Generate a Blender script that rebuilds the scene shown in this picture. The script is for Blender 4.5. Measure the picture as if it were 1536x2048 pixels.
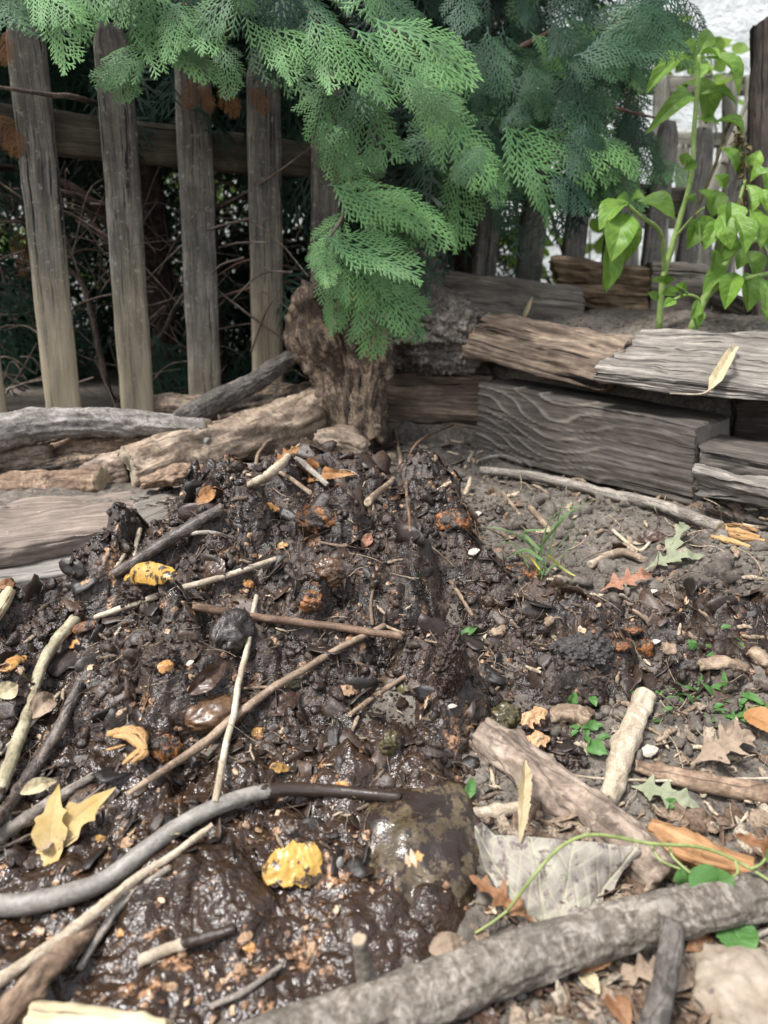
import bpy, math, random
import numpy as np
from mathutils import Vector, Matrix
for o in list(bpy.data.objects): bpy.data.objects.remove(o)
SC = bpy.context.scene
COL = SC.collection
# ---------------------------------------------------------------- camera
FPX, PITCH, ROLL, CAMH = 1420.0, 17.0, 1.3, 0.5
cd = bpy.data.cameras.new("camera"); cam = bpy.data.objects.new("camera", cd); COL.objects.link(cam)
cd.sensor_fit = 'VERTICAL'; cd.sensor_height = 36.0; cd.lens = 36.0 * FPX / 2048
cd.clip_start = 0.02; cd.clip_end = 500
cd.dof.use_dof = True; cd.dof.focus_distance = 0.88; cd.dof.aperture_fstop = 4.6
CM = Matrix.Translation((0, 0, CAMH)) @ Matrix.Rotation(math.radians(90 - PITCH), 4, 'X') @ Matrix.Rotation(math.radians(ROLL), 4, 'Z')
cam.matrix_world = CM
SC.camera = cam
# ---------------------------------------------------------------- sky, sun, exposure
W = bpy.data.worlds.new("World"); SC.world = W; W.use_nodes = True
wn = W.node_tree; wn.nodes.clear()
SUN_AZ = math.atan2(-0.55, -0.35); SUN_EL = math.radians(62)
sky = wn.nodes.new('ShaderNodeTexSky'); sky.sky_type = 'NISHITA'; sky.sun_disc = False
sky.sun_elevation = SUN_EL; sky.sun_rotation = SUN_AZ; sky.dust_density = 2.0
hs = wn.nodes.new('ShaderNodeHueSaturation'); hs.inputs['Saturation'].default_value = 0.38
bg = wn.nodes.new('ShaderNodeBackground'); bg.inputs['Strength'].default_value = 0.08
wo = wn.nodes.new('ShaderNodeOutputWorld')
wn.links.new(sky.outputs[0], hs.inputs['Color']); wn.links.new(hs.outputs[0], bg.inputs[0]); wn.links.new(bg.outputs[0], wo.inputs[0])
ld = bpy.data.lights.new("sun", 'SUN'); ld.energy = 1.5; ld.angle = math.radians(12); ld.color = (1.0, 0.985, 0.96)
sun = bpy.data.objects.new("sun", ld); COL.objects.link(sun)
sdir = Vector((math.sin(SUN_AZ) * math.cos(SUN_EL), math.cos(SUN_AZ) * math.cos(SUN_EL), math.sin(SUN_EL)))
sun.rotation_euler = sdir.to_track_quat('Z', 'Y').to_euler(); sun.location = sdir * 10
vs = SC.view_settings; vs.view_transform = 'Standard'; vs.look = 'None'; vs.gamma = 1.0; vs.exposure = 2.05; vs.use_curve_mapping = False
SC.cycles.max_bounces = 6; SC.cycles.diffuse_bounces = 3; SC.cycles.glossy_bounces = 3; SC.cycles.transparent_max_bounces = 6
SC.cycles.transmission_bounces = 4; SC.cycles.caustics_reflective = False; SC.cycles.caustics_refractive = False
SC.cycles.use_denoising = True
rng = np.random.default_rng(7)
random.seed(7)

# ---------------------------------------------------------------- numpy noise
_G = rng.normal(size=(256, 3)); _G /= np.linalg.norm(_G, axis=1)[:, None]
def _h(ix, iy, iz, s=0):
    h = (ix.astype(np.int64) * 374761393 + iy.astype(np.int64) * 668265263 + iz.astype(np.int64) * 2147483647 + s * 1274126177) & 0xFFFFFFFF
    h = ((h ^ (h >> 13)) * 1274126177) & 0xFFFFFFFF
    h = ((h ^ (h >> 16)) * 2246822519) & 0xFFFFFFFF
    return h ^ (h >> 15)
def pn(p, s=0):
    p = np.asarray(p, float); f = np.floor(p); i = f.astype(np.int64); d = p - f
    u = d * d * d * (d * (d * 6 - 15) + 10); r = 0
    for a in (0, 1):
        for b in (0, 1):
            for c in (0, 1):
                g = _G[_h(i[..., 0] + a, i[..., 1] + b, i[..., 2] + c, s) & 255]
                w = (u[..., 0] if a else 1 - u[..., 0]) * (u[..., 1] if b else 1 - u[..., 1]) * (u[..., 2] if c else 1 - u[..., 2])
                r = r + w * (g[..., 0] * (d[..., 0] - a) + g[..., 1] * (d[..., 1] - b) + g[..., 2] * (d[..., 2] - c))
    return r * 1.6
def fbm(p, o=4, gain=.5, s=0):
    p = np.asarray(p, float); r = 0; a = 1; t = 0
    for k in range(o):
        r = r + a * pn(p * (2.03 ** k), s + k); t += a; a *= gain
    return r / t
def worley(x, y, s=0):
    fx = np.floor(x); fy = np.floor(y); ix = fx.astype(np.int64); iy = fy.astype(np.int64)
    f1 = np.full(x.shape, 9.0); f2 = np.full(x.shape, 9.0); cid = np.zeros(x.shape)
    for a in (-1, 0, 1):
        for b in (-1, 0, 1):
            h = _h(ix + a, iy + b, ix * 0, s)
            px = ix + a + (h & 1023) / 1023.0; py = iy + b + ((h >> 10) & 1023) / 1023.0
            d = np.hypot(px - x, py - y); c = ((h >> 20) & 1023) / 1023.0
            m = d < f1
            f2 = np.where(m, f1, np.minimum(f2, d)); cid = np.where(m, c, cid); f1 = np.where(m, d, f1)
    return f1, f2, cid
def sst(a, b, x):
    t = np.clip((x - a) / (b - a), 0, 1); return t * t * (3 - 2 * t)
def P3(x, y, z=0):
    x, y = np.broadcast_arrays(np.asarray(x, float), np.asarray(y, float))
    return np.stack([x, y, np.zeros_like(x) + z], -1)

# ---------------------------------------------------------------- where things stand
CR = np.array(CM.to_3x3()); CO = np.array([0, 0, CAMH])
def ray(px, py):
    d = CR @ np.array([(px - 768) / FPX, (1024 - py) / FPX, -1.0]); return d
def atY(px, py, Y): d = ray(px, py); return CO + d * (Y / d[1])
def atZ(px, py, z): d = ray(px, py); return CO + d * ((z - CAMH) / d[2])

# heap outline on the ground plan
def _o(px, py, z): return atZ(px, py, z)[:2]
OUT = np.array([_o(-260, 1240, .11), _o(20, 1170, .13), _o(150, 1120, .145), _o(270, 1065, .16), (-.36, 1.22), (-.22, 1.27), (-.05, 1.28), (.08, 1.26),
                (.15, 1.14), _o(985, 1110, .15), _o(1110, 1150, .14), _o(1250, 1190, .14), _o(1340, 1165, .14), _o(1580, 1215, .12), _o(1640, 1330, .10),
                _o(1536, 1385, .09), _o(1400, 1405, .08), _o(1270, 1410, .08), _o(1170, 1450, .07), _o(1080, 1530, .06), _o(985, 1500, .06), _o(990, 1640, .04), _o(990, 1780, .03),
                _o(965, 1880, .02), _o(930, 1980, .01), _o(860, 2200, .0), _o(-300, 2200, .0), _o(-500, 1500, .06)])
def poly_sd(x, y, P):
    x = np.asarray(x, float); y = np.asarray(y, float)
    ins = np.zeros(x.shape, bool); d = np.full(x.shape, 9.0)
    for i in range(len(P)):
        ax, ay = P[i]; bx, by = P[(i + 1) % len(P)]
        ins ^= ((ay > y) != (by > y)) & (x < (bx - ax) * (y - ay) / (by - ay + 1e-12) + ax)
        t = np.clip(((x - ax) * (bx - ax) + (y - ay) * (by - ay)) / ((bx - ax) ** 2 + (by - ay) ** 2), 0, 1)
        d = np.minimum(d, np.hypot(x - ax - t * (bx - ax), y - ay - t * (by - ay)))
    return np.where(ins, d, -d)
BED = np.array([(.0, 1.58), (.2, 1.52), (.42, 1.36), (.62, 1.28), (1.6, 1.1), (3, 1.6), (3, 2.6), (.9, 2.2), (.15, 1.95)])
def soil_base(x, y):
    x = np.asarray(x, float); y = np.asarray(y, float)
    z = .165 * sst(.30, 1.18, y) + .02 * sst(1.2, 1.7, y)
    z = z + .045 * np.exp(-((x - .52) / .16) ** 2 - ((y - .93) / .10) ** 2)          # bank below the timbers
    z = z + .02 * np.exp(-((x - .1) / .2) ** 2 - ((y - 1.42) / .12) ** 2)
    z = z - .02 * np.exp(-((x - .34) / .10) ** 2 - ((y - 1.0) / .08) ** 2)
    m = np.hypot(x, y) < 4
    if m.any():
        sd = poly_sd(x, y, BED)
        z = z + .24 * sst(.0, .10, sd) + .05 * sst(.14, .32, sd)
    return z
def soil(x, y, fine=True):
    x = np.asarray(x, float); y = np.asarray(y, float)
    z = soil_base(x, y)
    near = np.exp(-np.maximum(np.hypot(x, y - .8) - 1.2, 0) * 2)
    z = z + near * .010 * fbm(P3(x * 9, y * 9, 1.3), 3)
    if fine:
        f1, f2, c = worley(x * 38 + .3 * pn(P3(x * 30, y * 30)), y * 38, 3)
        g1, g2, c2 = worley(x * 90, y * 90, 4)
        z = z + near * (.008 * np.maximum(0, .55 - f1) * (c > .3) + .0035 * np.maximum(0, .6 - g1) * (c2 > .3) + .005 * fbm(P3(x * 45, y * 45, 4.4), 3))
    return z
def heap_mask(x, y): return poly_sd(x, y, OUT)
def heap(x, y, fine=True):
    x = np.asarray(x, float); y = np.asarray(y, float)
    sd = heap_mask(x, y) + .028 * fbm(P3(x * 11, y * 11, 7.7), 3)
    m = sst(-.005, .06, sd)
    z = soil_base(x, y) - .02 + .034 * m
    z = z + .058 * m * np.exp(-((x + .06) / .33) ** 2 - ((y - 1.06) / .22) ** 2) + .022 * m * np.exp(-((x + .3) / .2) ** 2 - ((y - .85) / .16) ** 2)
    z = z + .022 * m * np.exp(-((x - .12) / .09) ** 2 - ((y - 1.02) / .08) ** 2) + .018 * m * np.exp(-((x - .56) / .13) ** 2 - ((y - .85) / .05) ** 2)
    slick = sst(.72, .54, y + .12 * pn(P3(x * 4, y * 4, 2)) + .25 * np.maximum(0, x - .02))
    a = m * (1 - .50 * slick)
    wx = x + .012 * pn(P3(x * 22, y * 22, 9)); wy = y + .012 * pn(P3(x * 22, y * 22, 19))
    z = z + a * .034 * fbm(P3(x * 8, y * 8, .5), 2)
    f1, f2, c = worley(wx * 15, wy * 15, 11)
    z = z + a * (.054 * np.sqrt(np.maximum(0, .60 - f1)) * (c > .45) - .014)
    f1, f2, c = worley(wx * 34, wy * 34, 12)
    z = z + a * .017 * np.sqrt(np.maximum(0, .60 - f1)) * (c > .4)
    if fine:
        a = a * (1 - .45 * slick)
        f1, f2, c = worley(wx * 80, wy * 80, 13)
        z = z + a * .0072 * np.sqrt(np.maximum(0, .62 - f1)) * (c > .3)
        f1, f2, c = worley(wx * 170, wy * 170, 14)
        z = z + a * .0012 * np.sqrt(np.maximum(0, .62 - f1)) * (c > .3)
        z = z + a * .008 * (np.abs(pn(P3(wx * 40, wy * 40, 3))) - .25) + m * .0030 * fbm(P3(x * 130, y * 130, 5), 2)
    return z
def surf(x, y, fine=False): return np.maximum(soil(x, y, fine), heap(x, y, fine))
def gnd(px, py, lift=0.0):
    d = ray(px, py); Y = np.linspace(.22, 2.6, 1400); t = Y / d[1]
    p = CO[None] + d[None] * t[:, None]
    s = surf(p[:, 0], p[:, 1], False) + lift
    k = int(np.argmax(p[:, 2] < s))
    return np.array([p[k, 0], p[k, 1], s[k]])

# ---------------------------------------------------------------- objects
OFF = {}
def tag(o, label=None, cat=None, group=None, kind=None):
    for k, v in (('label', label), ('category', cat), ('group', group), ('kind', kind)):
        if v: o[k] = v
    return o
def mesh_np(name, V, F, mat, attrs=None, smooth=True):
    V = np.asarray(V, np.float32); F = np.asarray(F, np.int32)
    me = bpy.data.meshes.new(name); k = F.shape[1]; n = len(F)
    me.vertices.add(len(V)); me.vertices.foreach_set('co', V.ravel())
    me.loops.add(n * k); me.loops.foreach_set('vertex_index', F.ravel())
    me.polygons.add(n); me.polygons.foreach_set('loop_start', np.arange(0, n * k, k, dtype=np.int32))
    me.polygons.foreach_set('use_smooth', np.full(n, smooth, bool))
    for an, av in (attrs or {}).items():
        av = np.asarray(av, np.float32)
        if av.ndim == 2:
            at = me.attributes.new(an, 'FLOAT_VECTOR', 'POINT'); at.data.foreach_set('vector', av.ravel())
        else:
            at = me.attributes.new(an, 'FLOAT', 'POINT'); at.data.foreach_set('value', av)
    me.update(calc_edges=True); me.validate()
    me.materials.append(mat)
    return me
def put(name, geom, mat, parent=None, origin=None, smooth=True):
    """geom = (V, F, attrs) in world coordinates"""
    V, F, A = geom
    if parent is not None: off = OFF[parent.name]
    elif origin is not None: off = np.asarray(origin, float)
    else: off = np.array([V[:, 0].mean(), V[:, 1].mean(), V[:, 2].min()])
    o = bpy.data.objects.new(name, mesh_np(name, V - off, F, mat, A, smooth)); COL.objects.link(o)
    if parent is not None: o.parent = parent
    else: o.location = off
    OFF[o.name] = off
    return o
def thing(name, label, cat, loc, group=None):
    o = bpy.data.objects.new(name, None); COL.objects.link(o); o.location = loc; o.empty_display_size = .05
    OFF[o.name] = np.asarray(loc, float); tag(o, label, cat, group); return o
def vnormals(V, F):
    n = np.zeros_like(V); a = V[F[:, 0]]; b = V[F[:, 1]]; c = V[F[:, 2]]
    fn = np.cross(b - a, c - a) if F.shape[1] == 3 else np.cross(c - a, V[F[:, 3]] - b)
    for k in range(F.shape[1]): np.add.at(n, F[:, k], fn)
    l = np.linalg.norm(n, axis=1); l[l == 0] = 1
    return n / l[:, None]
def spline(P, n):
    P = np.asarray(P, float)
    if len(P) == 2: P = np.array([P[0], P[0] * 2 / 3 + P[1] / 3, P[0] / 3 + P[1] * 2 / 3, P[1]])
    Q = np.vstack([2 * P[0] - P[1], P, 2 * P[-1] - P[-2]]); m = len(P) - 1
    t = np.linspace(0, m - 1e-9, n); i = t.astype(int); u = (t - i)[:, None]
    a, b, c, d = Q[i], Q[i + 1], Q[i + 2], Q[i + 3]
    return .5 * (2 * b + (c - a) * u + (2 * a - 5 * b + 4 * c - d) * u ** 2 + (3 * b - a - 3 * c + d) * u ** 3)
_seed = [0]
def ring_faces(nr, ns):
    i = np.arange(nr - 1)[:, None]; j = np.arange(ns)[None]; j2 = (j + 1) % ns
    return np.stack([i * ns + j, i * ns + j2, (i + 1) * ns + j2, (i + 1) * ns + j], -1).reshape(-1, 4)
def tube(pts, rad, nl=40, ns=14, bump=.08, bs=1.0, fine=.03, jag=.25, flat=1.0, knots=0, shape=None, cap=True, groove=0.0):
    """branch / log: pts path, rad radius (or list), radial relief in radii; jag = ragged ends in radii"""
    _seed[0] += 1; sd = _seed[0] * 3.17
    C = spline(pts, nl); L = np.r_[0, np.cumsum(np.linalg.norm(np.diff(C, axis=0), axis=1))]
    rad = np.atleast_1d(np.asarray(rad, float)); R = np.interp(np.linspace(0, 1, nl), np.linspace(0, 1, len(rad)), rad) if len(rad) > 1 else np.full(nl, rad[0])
    T = np.gradient(C, axis=0); T /= np.linalg.norm(T, axis=1)[:, None]
    up = np.array([0, 0, 1.0]) if abs(T[0, 2]) < .9 else np.array([0, 1.0, 0])
    N = np.zeros_like(C); n = up - T[0] * (up @ T[0]); n /= np.linalg.norm(n)
    for i in range(nl):
        n = n - T[i] * (n @ T[i]); n /= np.linalg.norm(n); N[i] = n
    B = np.cross(T, N)
    th = np.linspace(0, 2 * np.pi, ns, endpoint=False); cs, sn = np.cos(th), np.sin(th)
    rm = R.mean()
    q = np.stack(np.broadcast_arrays(L[:, None] / rm * .45 * bs + sd, 1.1 * cs[None] * bs, 1.1 * sn[None] * bs + sd), -1)
    q2 = np.stack(np.broadcast_arrays(L[:, None] / rm * .8 + sd, 4.5 * cs[None], 4.5 * sn[None]), -1)
    rr = R[:, None] * (1 + bump * fbm(q, 3) * 1.8 + fine * fbm(q2, 2) * 2.0)
    if shape is not None: rr = rr * shape(th)[None]
    if groove:
        q3 = np.stack(np.broadcast_arrays(L[:, None] / rm * .28 + sd + .25 * fbm(q, 2), 5.5 * cs[None], 5.5 * sn[None]), -1); gn = fbm(q3, 3)
        rr = rr * (1 + groove * (1.6 * gn - 2.2 * np.maximum(0, .10 - np.abs(gn)) / .10 * .35))
    for k in range(knots):
        l0 = random.uniform(.1, .9) * L[-1]; t0 = random.uniform(0, 6.28)
        dd = ((L[:, None] - l0) / (rm * .6)) ** 2 + (np.angle(np.exp(1j * (th[None] - t0))) / .5) ** 2
        rr = rr * (1 + .3 * np.exp(-dd))
    X = rr * cs[None] * flat; Z = rr * sn[None]
    V = C[:, None] + X[..., None] * B[:, None] + Z[..., None] * N[:, None]
    jg = jag * R[0] * pn(np.stack([cs * 2 + sd, sn * 2, cs * 0 + 1], -1)) ; V[0] -= (jg)[:, None] * T[0] * 1.2
    jg = jag * R[-1] * pn(np.stack([cs * 2 + sd, sn * 2, cs * 0 + 5], -1)); V[-1] += (jg)[:, None] * T[-1] * 1.2
    g = np.stack([np.broadcast_to(L[:, None], rr.shape), X, Z], -1)
    tone = np.zeros(rr.shape)
    if cap:
        def capr(ring, gg, i, s):
            vs_, gs, ts = [], [], []
            for k, f in enumerate((.86, .5, .02)):
                c = C[i] + T[i] * s * R[i] * (.10, .06, .0)[k]
                vs_.append(c + (ring - C[i] - 0 * T[i]) * f + (1 - f) * jag * .3 * R[i] * T[i] * s * pn(np.stack([cs * 3 + sd, sn * 3, cs * 0 + k], -1))[:, None]); gs.append(gg * np.array([1, f, f])); ts.append(np.ones(ns))
            return np.array(vs_), np.array(gs), np.array(ts)
        a, ga, ta = capr(V[0], g[0], 0, -1); b, gb, tb = capr(V[-1], g[-1], -1, 1)
        V = np.concatenate([a[::-1], V, b]); g = np.concatenate([ga[::-1], g, gb]); tone = np.concatenate([ta[::-1], tone, tb])
    nr = len(V); F = ring_faces(nr, ns)[:, ::-1]
    g = g.reshape(-1, 3) + np.array([sd * .37, 0, sd * .21])
    return V.reshape(-1, 3), F, {'gco': g, 'tone': tone.ravel()}
def crumble(g, amp, f):
    V, F, A = g; n = vnormals(V, F); q = V * f
    return V + n * (amp * (np.abs(fbm(q, 3)) * 2.2 - .4 + .8 * np.maximum(0, pn(q * .45, 9))))[:, None], F, A
def merge(*gs):
    V, F, A, n = [], [], {}, 0
    for v, f, a in gs:
        V.append(v); F.append(f + n); n += len(v)
        for k, x in a.items(): A.setdefault(k, []).append(x)
    return np.concatenate(V), np.concatenate(F), {k: np.concatenate(x) for k, x in A.items()}
def block(c, nu=80, nc=18, k=.12, amp=.004, fs=30, grain=.0025, gf=220, wave=None, ends=.004, seed=None, cut=0.0):
    """timber: c[u][v][w] eight corners (u along the grain, v across, w up); rounded, worn, split along the grain"""
    _seed[0] += 1; sd = _seed[0] * 2.71 if seed is None else seed
    c = np.asarray(c, float).reshape(2, 2, 2, 3)
    e = np.linspace(-1, 1, nc, endpoint=False)
    v = np.r_[e, np.ones(nc), -e, -np.ones(nc)]; w = np.r_[-np.ones(nc), e, np.ones(nc), -e]
    v2 = v * np.sqrt(1 - k * w * w); w2 = w * np.sqrt(1 - k * v * v); ns = len(v)
    us = np.linspace(0, 1, nu); rings = [(0, .0), (0, .35), (0, .7), (0, .92)] + [(u, 1 - (.05 if i in (0, nu - 1) else 0)) for i, u in enumerate(us)] + [(1, .92), (1, .7), (1, .35), (1, .0)]
    def tri(u, a, b):
        u = np.asarray(u)[..., None]; a = ((a + 1) / 2)[..., None]; b = ((b + 1) / 2)[..., None]
        return sum(c[i, j, l] * (u if i else 1 - u) * (a if j else 1 - a) * (b if l else 1 - b) for i in (0, 1) for j in (0, 1) for l in (0, 1))
    V = np.array([tri(np.full(ns, u), v2 * s, w2 * s) for u, s in rings])
    Lx = np.linalg.norm(c[1].mean((0, 1)) - c[0].mean((0, 1))); Ly = np.linalg.norm(c[:, 1].mean((0, 1)) - c[:, 0].mean((0, 1))); Lz = np.linalg.norm(c[:, :, 1].mean((0, 1)) - c[:, :, 0].mean((0, 1)))
    g = np.array([np.stack([np.full(ns, u * Lx), v2 * s * Ly / 2, w2 * s * Lz / 2], -1) for u, s in rings])
    tone = np.array([np.full(ns, float(s < .93)) for u, s in rings])
    F = ring_faces(len(rings), ns)
    V = V.reshape(-1, 3); G = g.reshape(-1, 3); tone = tone.ravel()
    n = vnormals(V, F)
    if (n * (V - V.mean(0))).sum() < 0: F = F[:, ::-1]; n = -n
    d = amp * fbm(G * np.array([fs * .35, fs, fs]) + sd, 4) * 2
    body = 1 - tone
    gr = fbm(G * np.array([6, gf, gf]) + sd, 3)
    d = d + body * grain * (gr * 1.6 - 1.2 * np.maximum(0, np.abs(gr) - .25))
    crack = np.maximum(0, .06 - np.abs(pn(G * np.array([3.5, 45, 45]) + sd * 1.7))) / .06
    d = d - body * cut * crack
    ridge = np.zeros(len(V))
    if wave is not None:
        ridge = wave(G[:, 0] / Lx, G[:, 1] / Ly, G[:, 2] / Lz) * body
        d = d + ridge * .0045
    d = d + tone * ends * fbm(G * 60 + sd, 3) * 2
    V = V + n * d[:, None]
    return V, F, {'gco': G + np.array([sd, sd * .3, 0]), 'tone': tone, 'ridge': ridge}
def front_block(TL, TR, BL, BR, back, **kw):
    """from the four corners of its front face and the vector to its back face"""
    TL, TR, BL, BR, back = [np.asarray(q, float) for q in (TL, TR, BL, BR, back)]
    return block([[[BL, TL], [BL + back, TL + back]], [[BR, TR], [BR + back, TR + back]]], **kw)
# ---------------------------------------------------------------- materials
class NB:
    def __init__(s, name):
        s.m = bpy.data.materials.new(name); s.m.use_nodes = True; s.t = s.m.node_tree; s.t.nodes.clear()
    def n(s, typ, ins=None, **props):
        nd = s.t.nodes.new('ShaderNode' + typ)
        for k, v in props.items(): setattr(nd, k, v)
        for k, v in (ins or {}).items():
            if isinstance(v, bpy.types.NodeSocket): s.t.links.new(v, nd.inputs[k])
            elif isinstance(v, bpy.types.Node): s.t.links.new(v.outputs[0], nd.inputs[k])
            else: nd.inputs[k].default_value = v
        return nd
    def attr(s, a, out='Vector'): return s.n('Attribute', attribute_name=a).outputs[out]
    def mapv(s, v, sc, loc=(0, 0, 0)): return s.n('Mapping', {'Vector': v, 'Scale': sc, 'Location': loc}).outputs[0]
    def noise(s, v, scale=1.0, detail=4, rough=.6, dist=0.0): return s.n('TexNoise', {'Vector': v, 'Scale': scale, 'Detail': detail, 'Roughness': rough, 'Distortion': dist}).outputs['Fac']
    def ramp(s, f, stops, interp='LINEAR'):
        r = s.n('ValToRGB', {'Fac': f}); e = r.color_ramp.elements; r.color_ramp.interpolation = interp
        while len(e) < len(stops): e.new(.5)
        for i, (p, c) in enumerate(stops):
            e[i].position = p; e[i].color = (c, c, c, 1) if not hasattr(c, '__len__') else (*c, 1)
        return r.outputs[0]
    def mix(s, f, a, b, blend='MIX'):
        m = s.n('Mix', data_type='RGBA', blend_type=blend)
        for k, v in ((0, f), (6, a), (7, b)):
            if isinstance(v, bpy.types.NodeSocket): s.t.links.new(v, m.inputs[k])
            else: m.inputs[k].default_value = (*v, 1) if hasattr(v, '__len__') and len(v) == 3 else v
        return m.outputs[2]
    def math(s, op, a, b=0.0): return s.n('Math', {0: a, 1: b}, operation=op).outputs[0]
    def bump(s, h, strength=.5, dist=.002, nrm=None):
        d = {'Height': h, 'Strength': strength, 'Distance': dist}
        if nrm is not None: d['Normal'] = nrm
        return s.n('Bump', d).outputs[0]
    def surf(s, base, rough, nrm=None, spec=.5, coat=0.0, trans=None, sub=0.0, disp=None):
        d = {'Base Color': base, 'Roughness': rough, 'Specular IOR Level': spec, 'Coat Weight': coat, 'Coat Roughness': .12}
        if nrm is not None: d['Normal'] = nrm
        if not isinstance(base, bpy.types.NodeSocket) and len(base) == 3: d['Base Color'] = (*base, 1)
        b = s.n('BsdfPrincipled', d); out = b.outputs[0]
        if trans is not None:
            t = s.n('BsdfTranslucent', {'Color': trans[0]} if isinstance(trans[0], bpy.types.NodeSocket) else {'Color': (*trans[0], 1)})
            out = s.n('MixShader', {0: trans[1], 1: out, 2: t.outputs[0]}).outputs[0]
        o = s.n('OutputMaterial', {'Surface': out}); return s.m

def wood(name, dark, mid, light, gs=150, ls=5, bump=.6, rough=.8, stain=.5, ends=None, spots=None, fade=None, wet=0.0):
    """dry split wood: grain runs along gco.x"""
    b = NB(name); g = b.attr('gco')
    wv = b.n('VectorMath', {0: g, 1: b.n('VectorMath', {0: b.n('TexNoise', {'Vector': g, 'Scale': 12.0, 'Detail': 2.0}).outputs['Color'], 1: (.006, .012, .012)}, operation='MULTIPLY').outputs[0]}, operation='ADD').outputs[0]
    fine = b.noise(b.mapv(wv, (ls * 2, gs * 2.2, gs * 2.2)), 1, 4, .65)
    broad = b.noise(b.mapv(wv, (ls * .7, gs * .45, gs * .45)), 1, 5, .6, .3)
    blot = b.noise(g, 22, 6, .65)
    f = b.math('ADD', b.math('MULTIPLY', fine, .55), b.math('MULTIPLY', broad, .5))
    c = b.ramp(f, [(.36, dark), (.52, mid), (.68, light)])
    c = b.mix(b.ramp(blot, [(.40, 1.0), (.62, 0.0)]), c, b.mix(stain, c, tuple(x * .45 for x in mid), 'MIX'))
    crack = b.ramp(b.noise(b.mapv(wv, (ls * .5, gs * .9, gs * .9), (3, 1, 7)), 1, 3, .55), [(.33, 0.0), (.40, 1.0)])
    c = b.mix(crack, tuple(x * .25 for x in dark), c)
    if spots: c = b.mix(b.ramp(b.noise(g, spots[1], 5, .7), [(spots[2], 0.0), (spots[2] + .06, 1.0)]), c, spots[0])
    if ends:
        c = b.mix(b.attr('tone', 'Fac'), c, b.mix(blot, ends, tuple(x * .5 for x in ends)))
    if fade:   # (x0, x1, colour): bare lighter wood showing low on a board
        x = b.n('SeparateXYZ', {0: g}).outputs[0]; pos = b.attr('along', 'Fac')
        ff = b.math('ADD', pos, b.math('MULTIPLY', b.math('SUBTRACT', b.noise(b.mapv(g, (7, 60, 60)), 1, 4, .7), .5), .9))
        c = b.mix(b.ramp(ff, [(fade[0], 0.0), (fade[1], 1.0)]), c, b.mix(fine, tuple(x * .45 for x in fade[2]), fade[2]))
    c = b.mix(b.math('MULTIPLY', b.attr('ridge', 'Fac'), .85), c, tuple(min(1, x * 1.7) for x in light))
    h = b.math('ADD', b.math('MULTIPLY', f, 1.0), b.math('MULTIPLY', crack, .8))
    n = b.bump(h, bump, .003)
    return b.surf(c, rough, n, .3)
def bark(name, dark, mid, light, s=60, el=.35, bump=.7, rough=.85, ends=(.42, .33, .22), spots=None, spec=.3, crust=.5):
    b = NB(name); g = b.attr('gco')
    v = b.mapv(g, (s * el, s, s))
    n1 = b.noise(v, 1, 6, .65, .4); n2 = b.noise(g, s * 3.5, 4, .6); bl = b.noise(g, 18, 4, .6)
    vo = b.n('TexVoronoi', {'Vector': b.n('VectorMath', {0: v, 1: b.n('VectorMath', {0: b.n('TexNoise', {'Vector': v, 'Scale': 1.3, 'Detail': 3.0}).outputs['Color'], 1: (.9, .9, .9)}, operation='MULTIPLY').outputs[0]}, operation='ADD').outputs[0], 'Scale': .8}, feature='DISTANCE_TO_EDGE').outputs['Distance']
    f = b.math('ADD', b.math('MULTIPLY', n1, .6), b.math('MULTIPLY', n2, .4))
    c = b.ramp(f, [(.36, dark), (.5, mid), (.64, light)])
    c = b.mix(b.ramp(bl, [(.42, .0), (.62, .55)]), c, tuple(x * .5 for x in mid))
    c = b.mix(b.ramp(b.noise(g, 31, 5, .7, .5), [(.54, .0), (.60, .45)]), c, tuple(x * 1.15 for x in light))
    ck = b.ramp(vo, [(.0, 0.0), (.05, 1.0)])
    c = b.mix(b.math('MULTIPLY', b.math('SUBTRACT', 1.0, ck), crust), c, tuple(x * .35 for x in dark))
    if spots: c = b.mix(b.ramp(b.noise(g, spots[1], 4, .6), [(spots[2], 0.0), (spots[2] + .03, 1.0)]), c, spots[0])
    c = b.mix(b.attr('tone', 'Fac'), c, b.mix(n2, ends, tuple(x * .55 for x in ends)))
    md = b.ramp(b.math('ADD', b.attr('mud', 'Fac'), b.math('MULTIPLY', b.math('SUBTRACT', b.noise(g, 70, 4, .65), .5), 1.6)), [(.48, 0.0), (.56, 1.0)])
    c = b.mix(md, c, b.mix(n2, (.010, .007, .005), (.055, .036, .026)))
    rough = b.mix(md, (rough,) * 3, (.3, .3, .3))
    h = b.math('ADD', f, b.math('MULTIPLY', ck, crust * .5))
    return b.surf(c, rough, b.bump(h, bump, .0025), spec)

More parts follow.
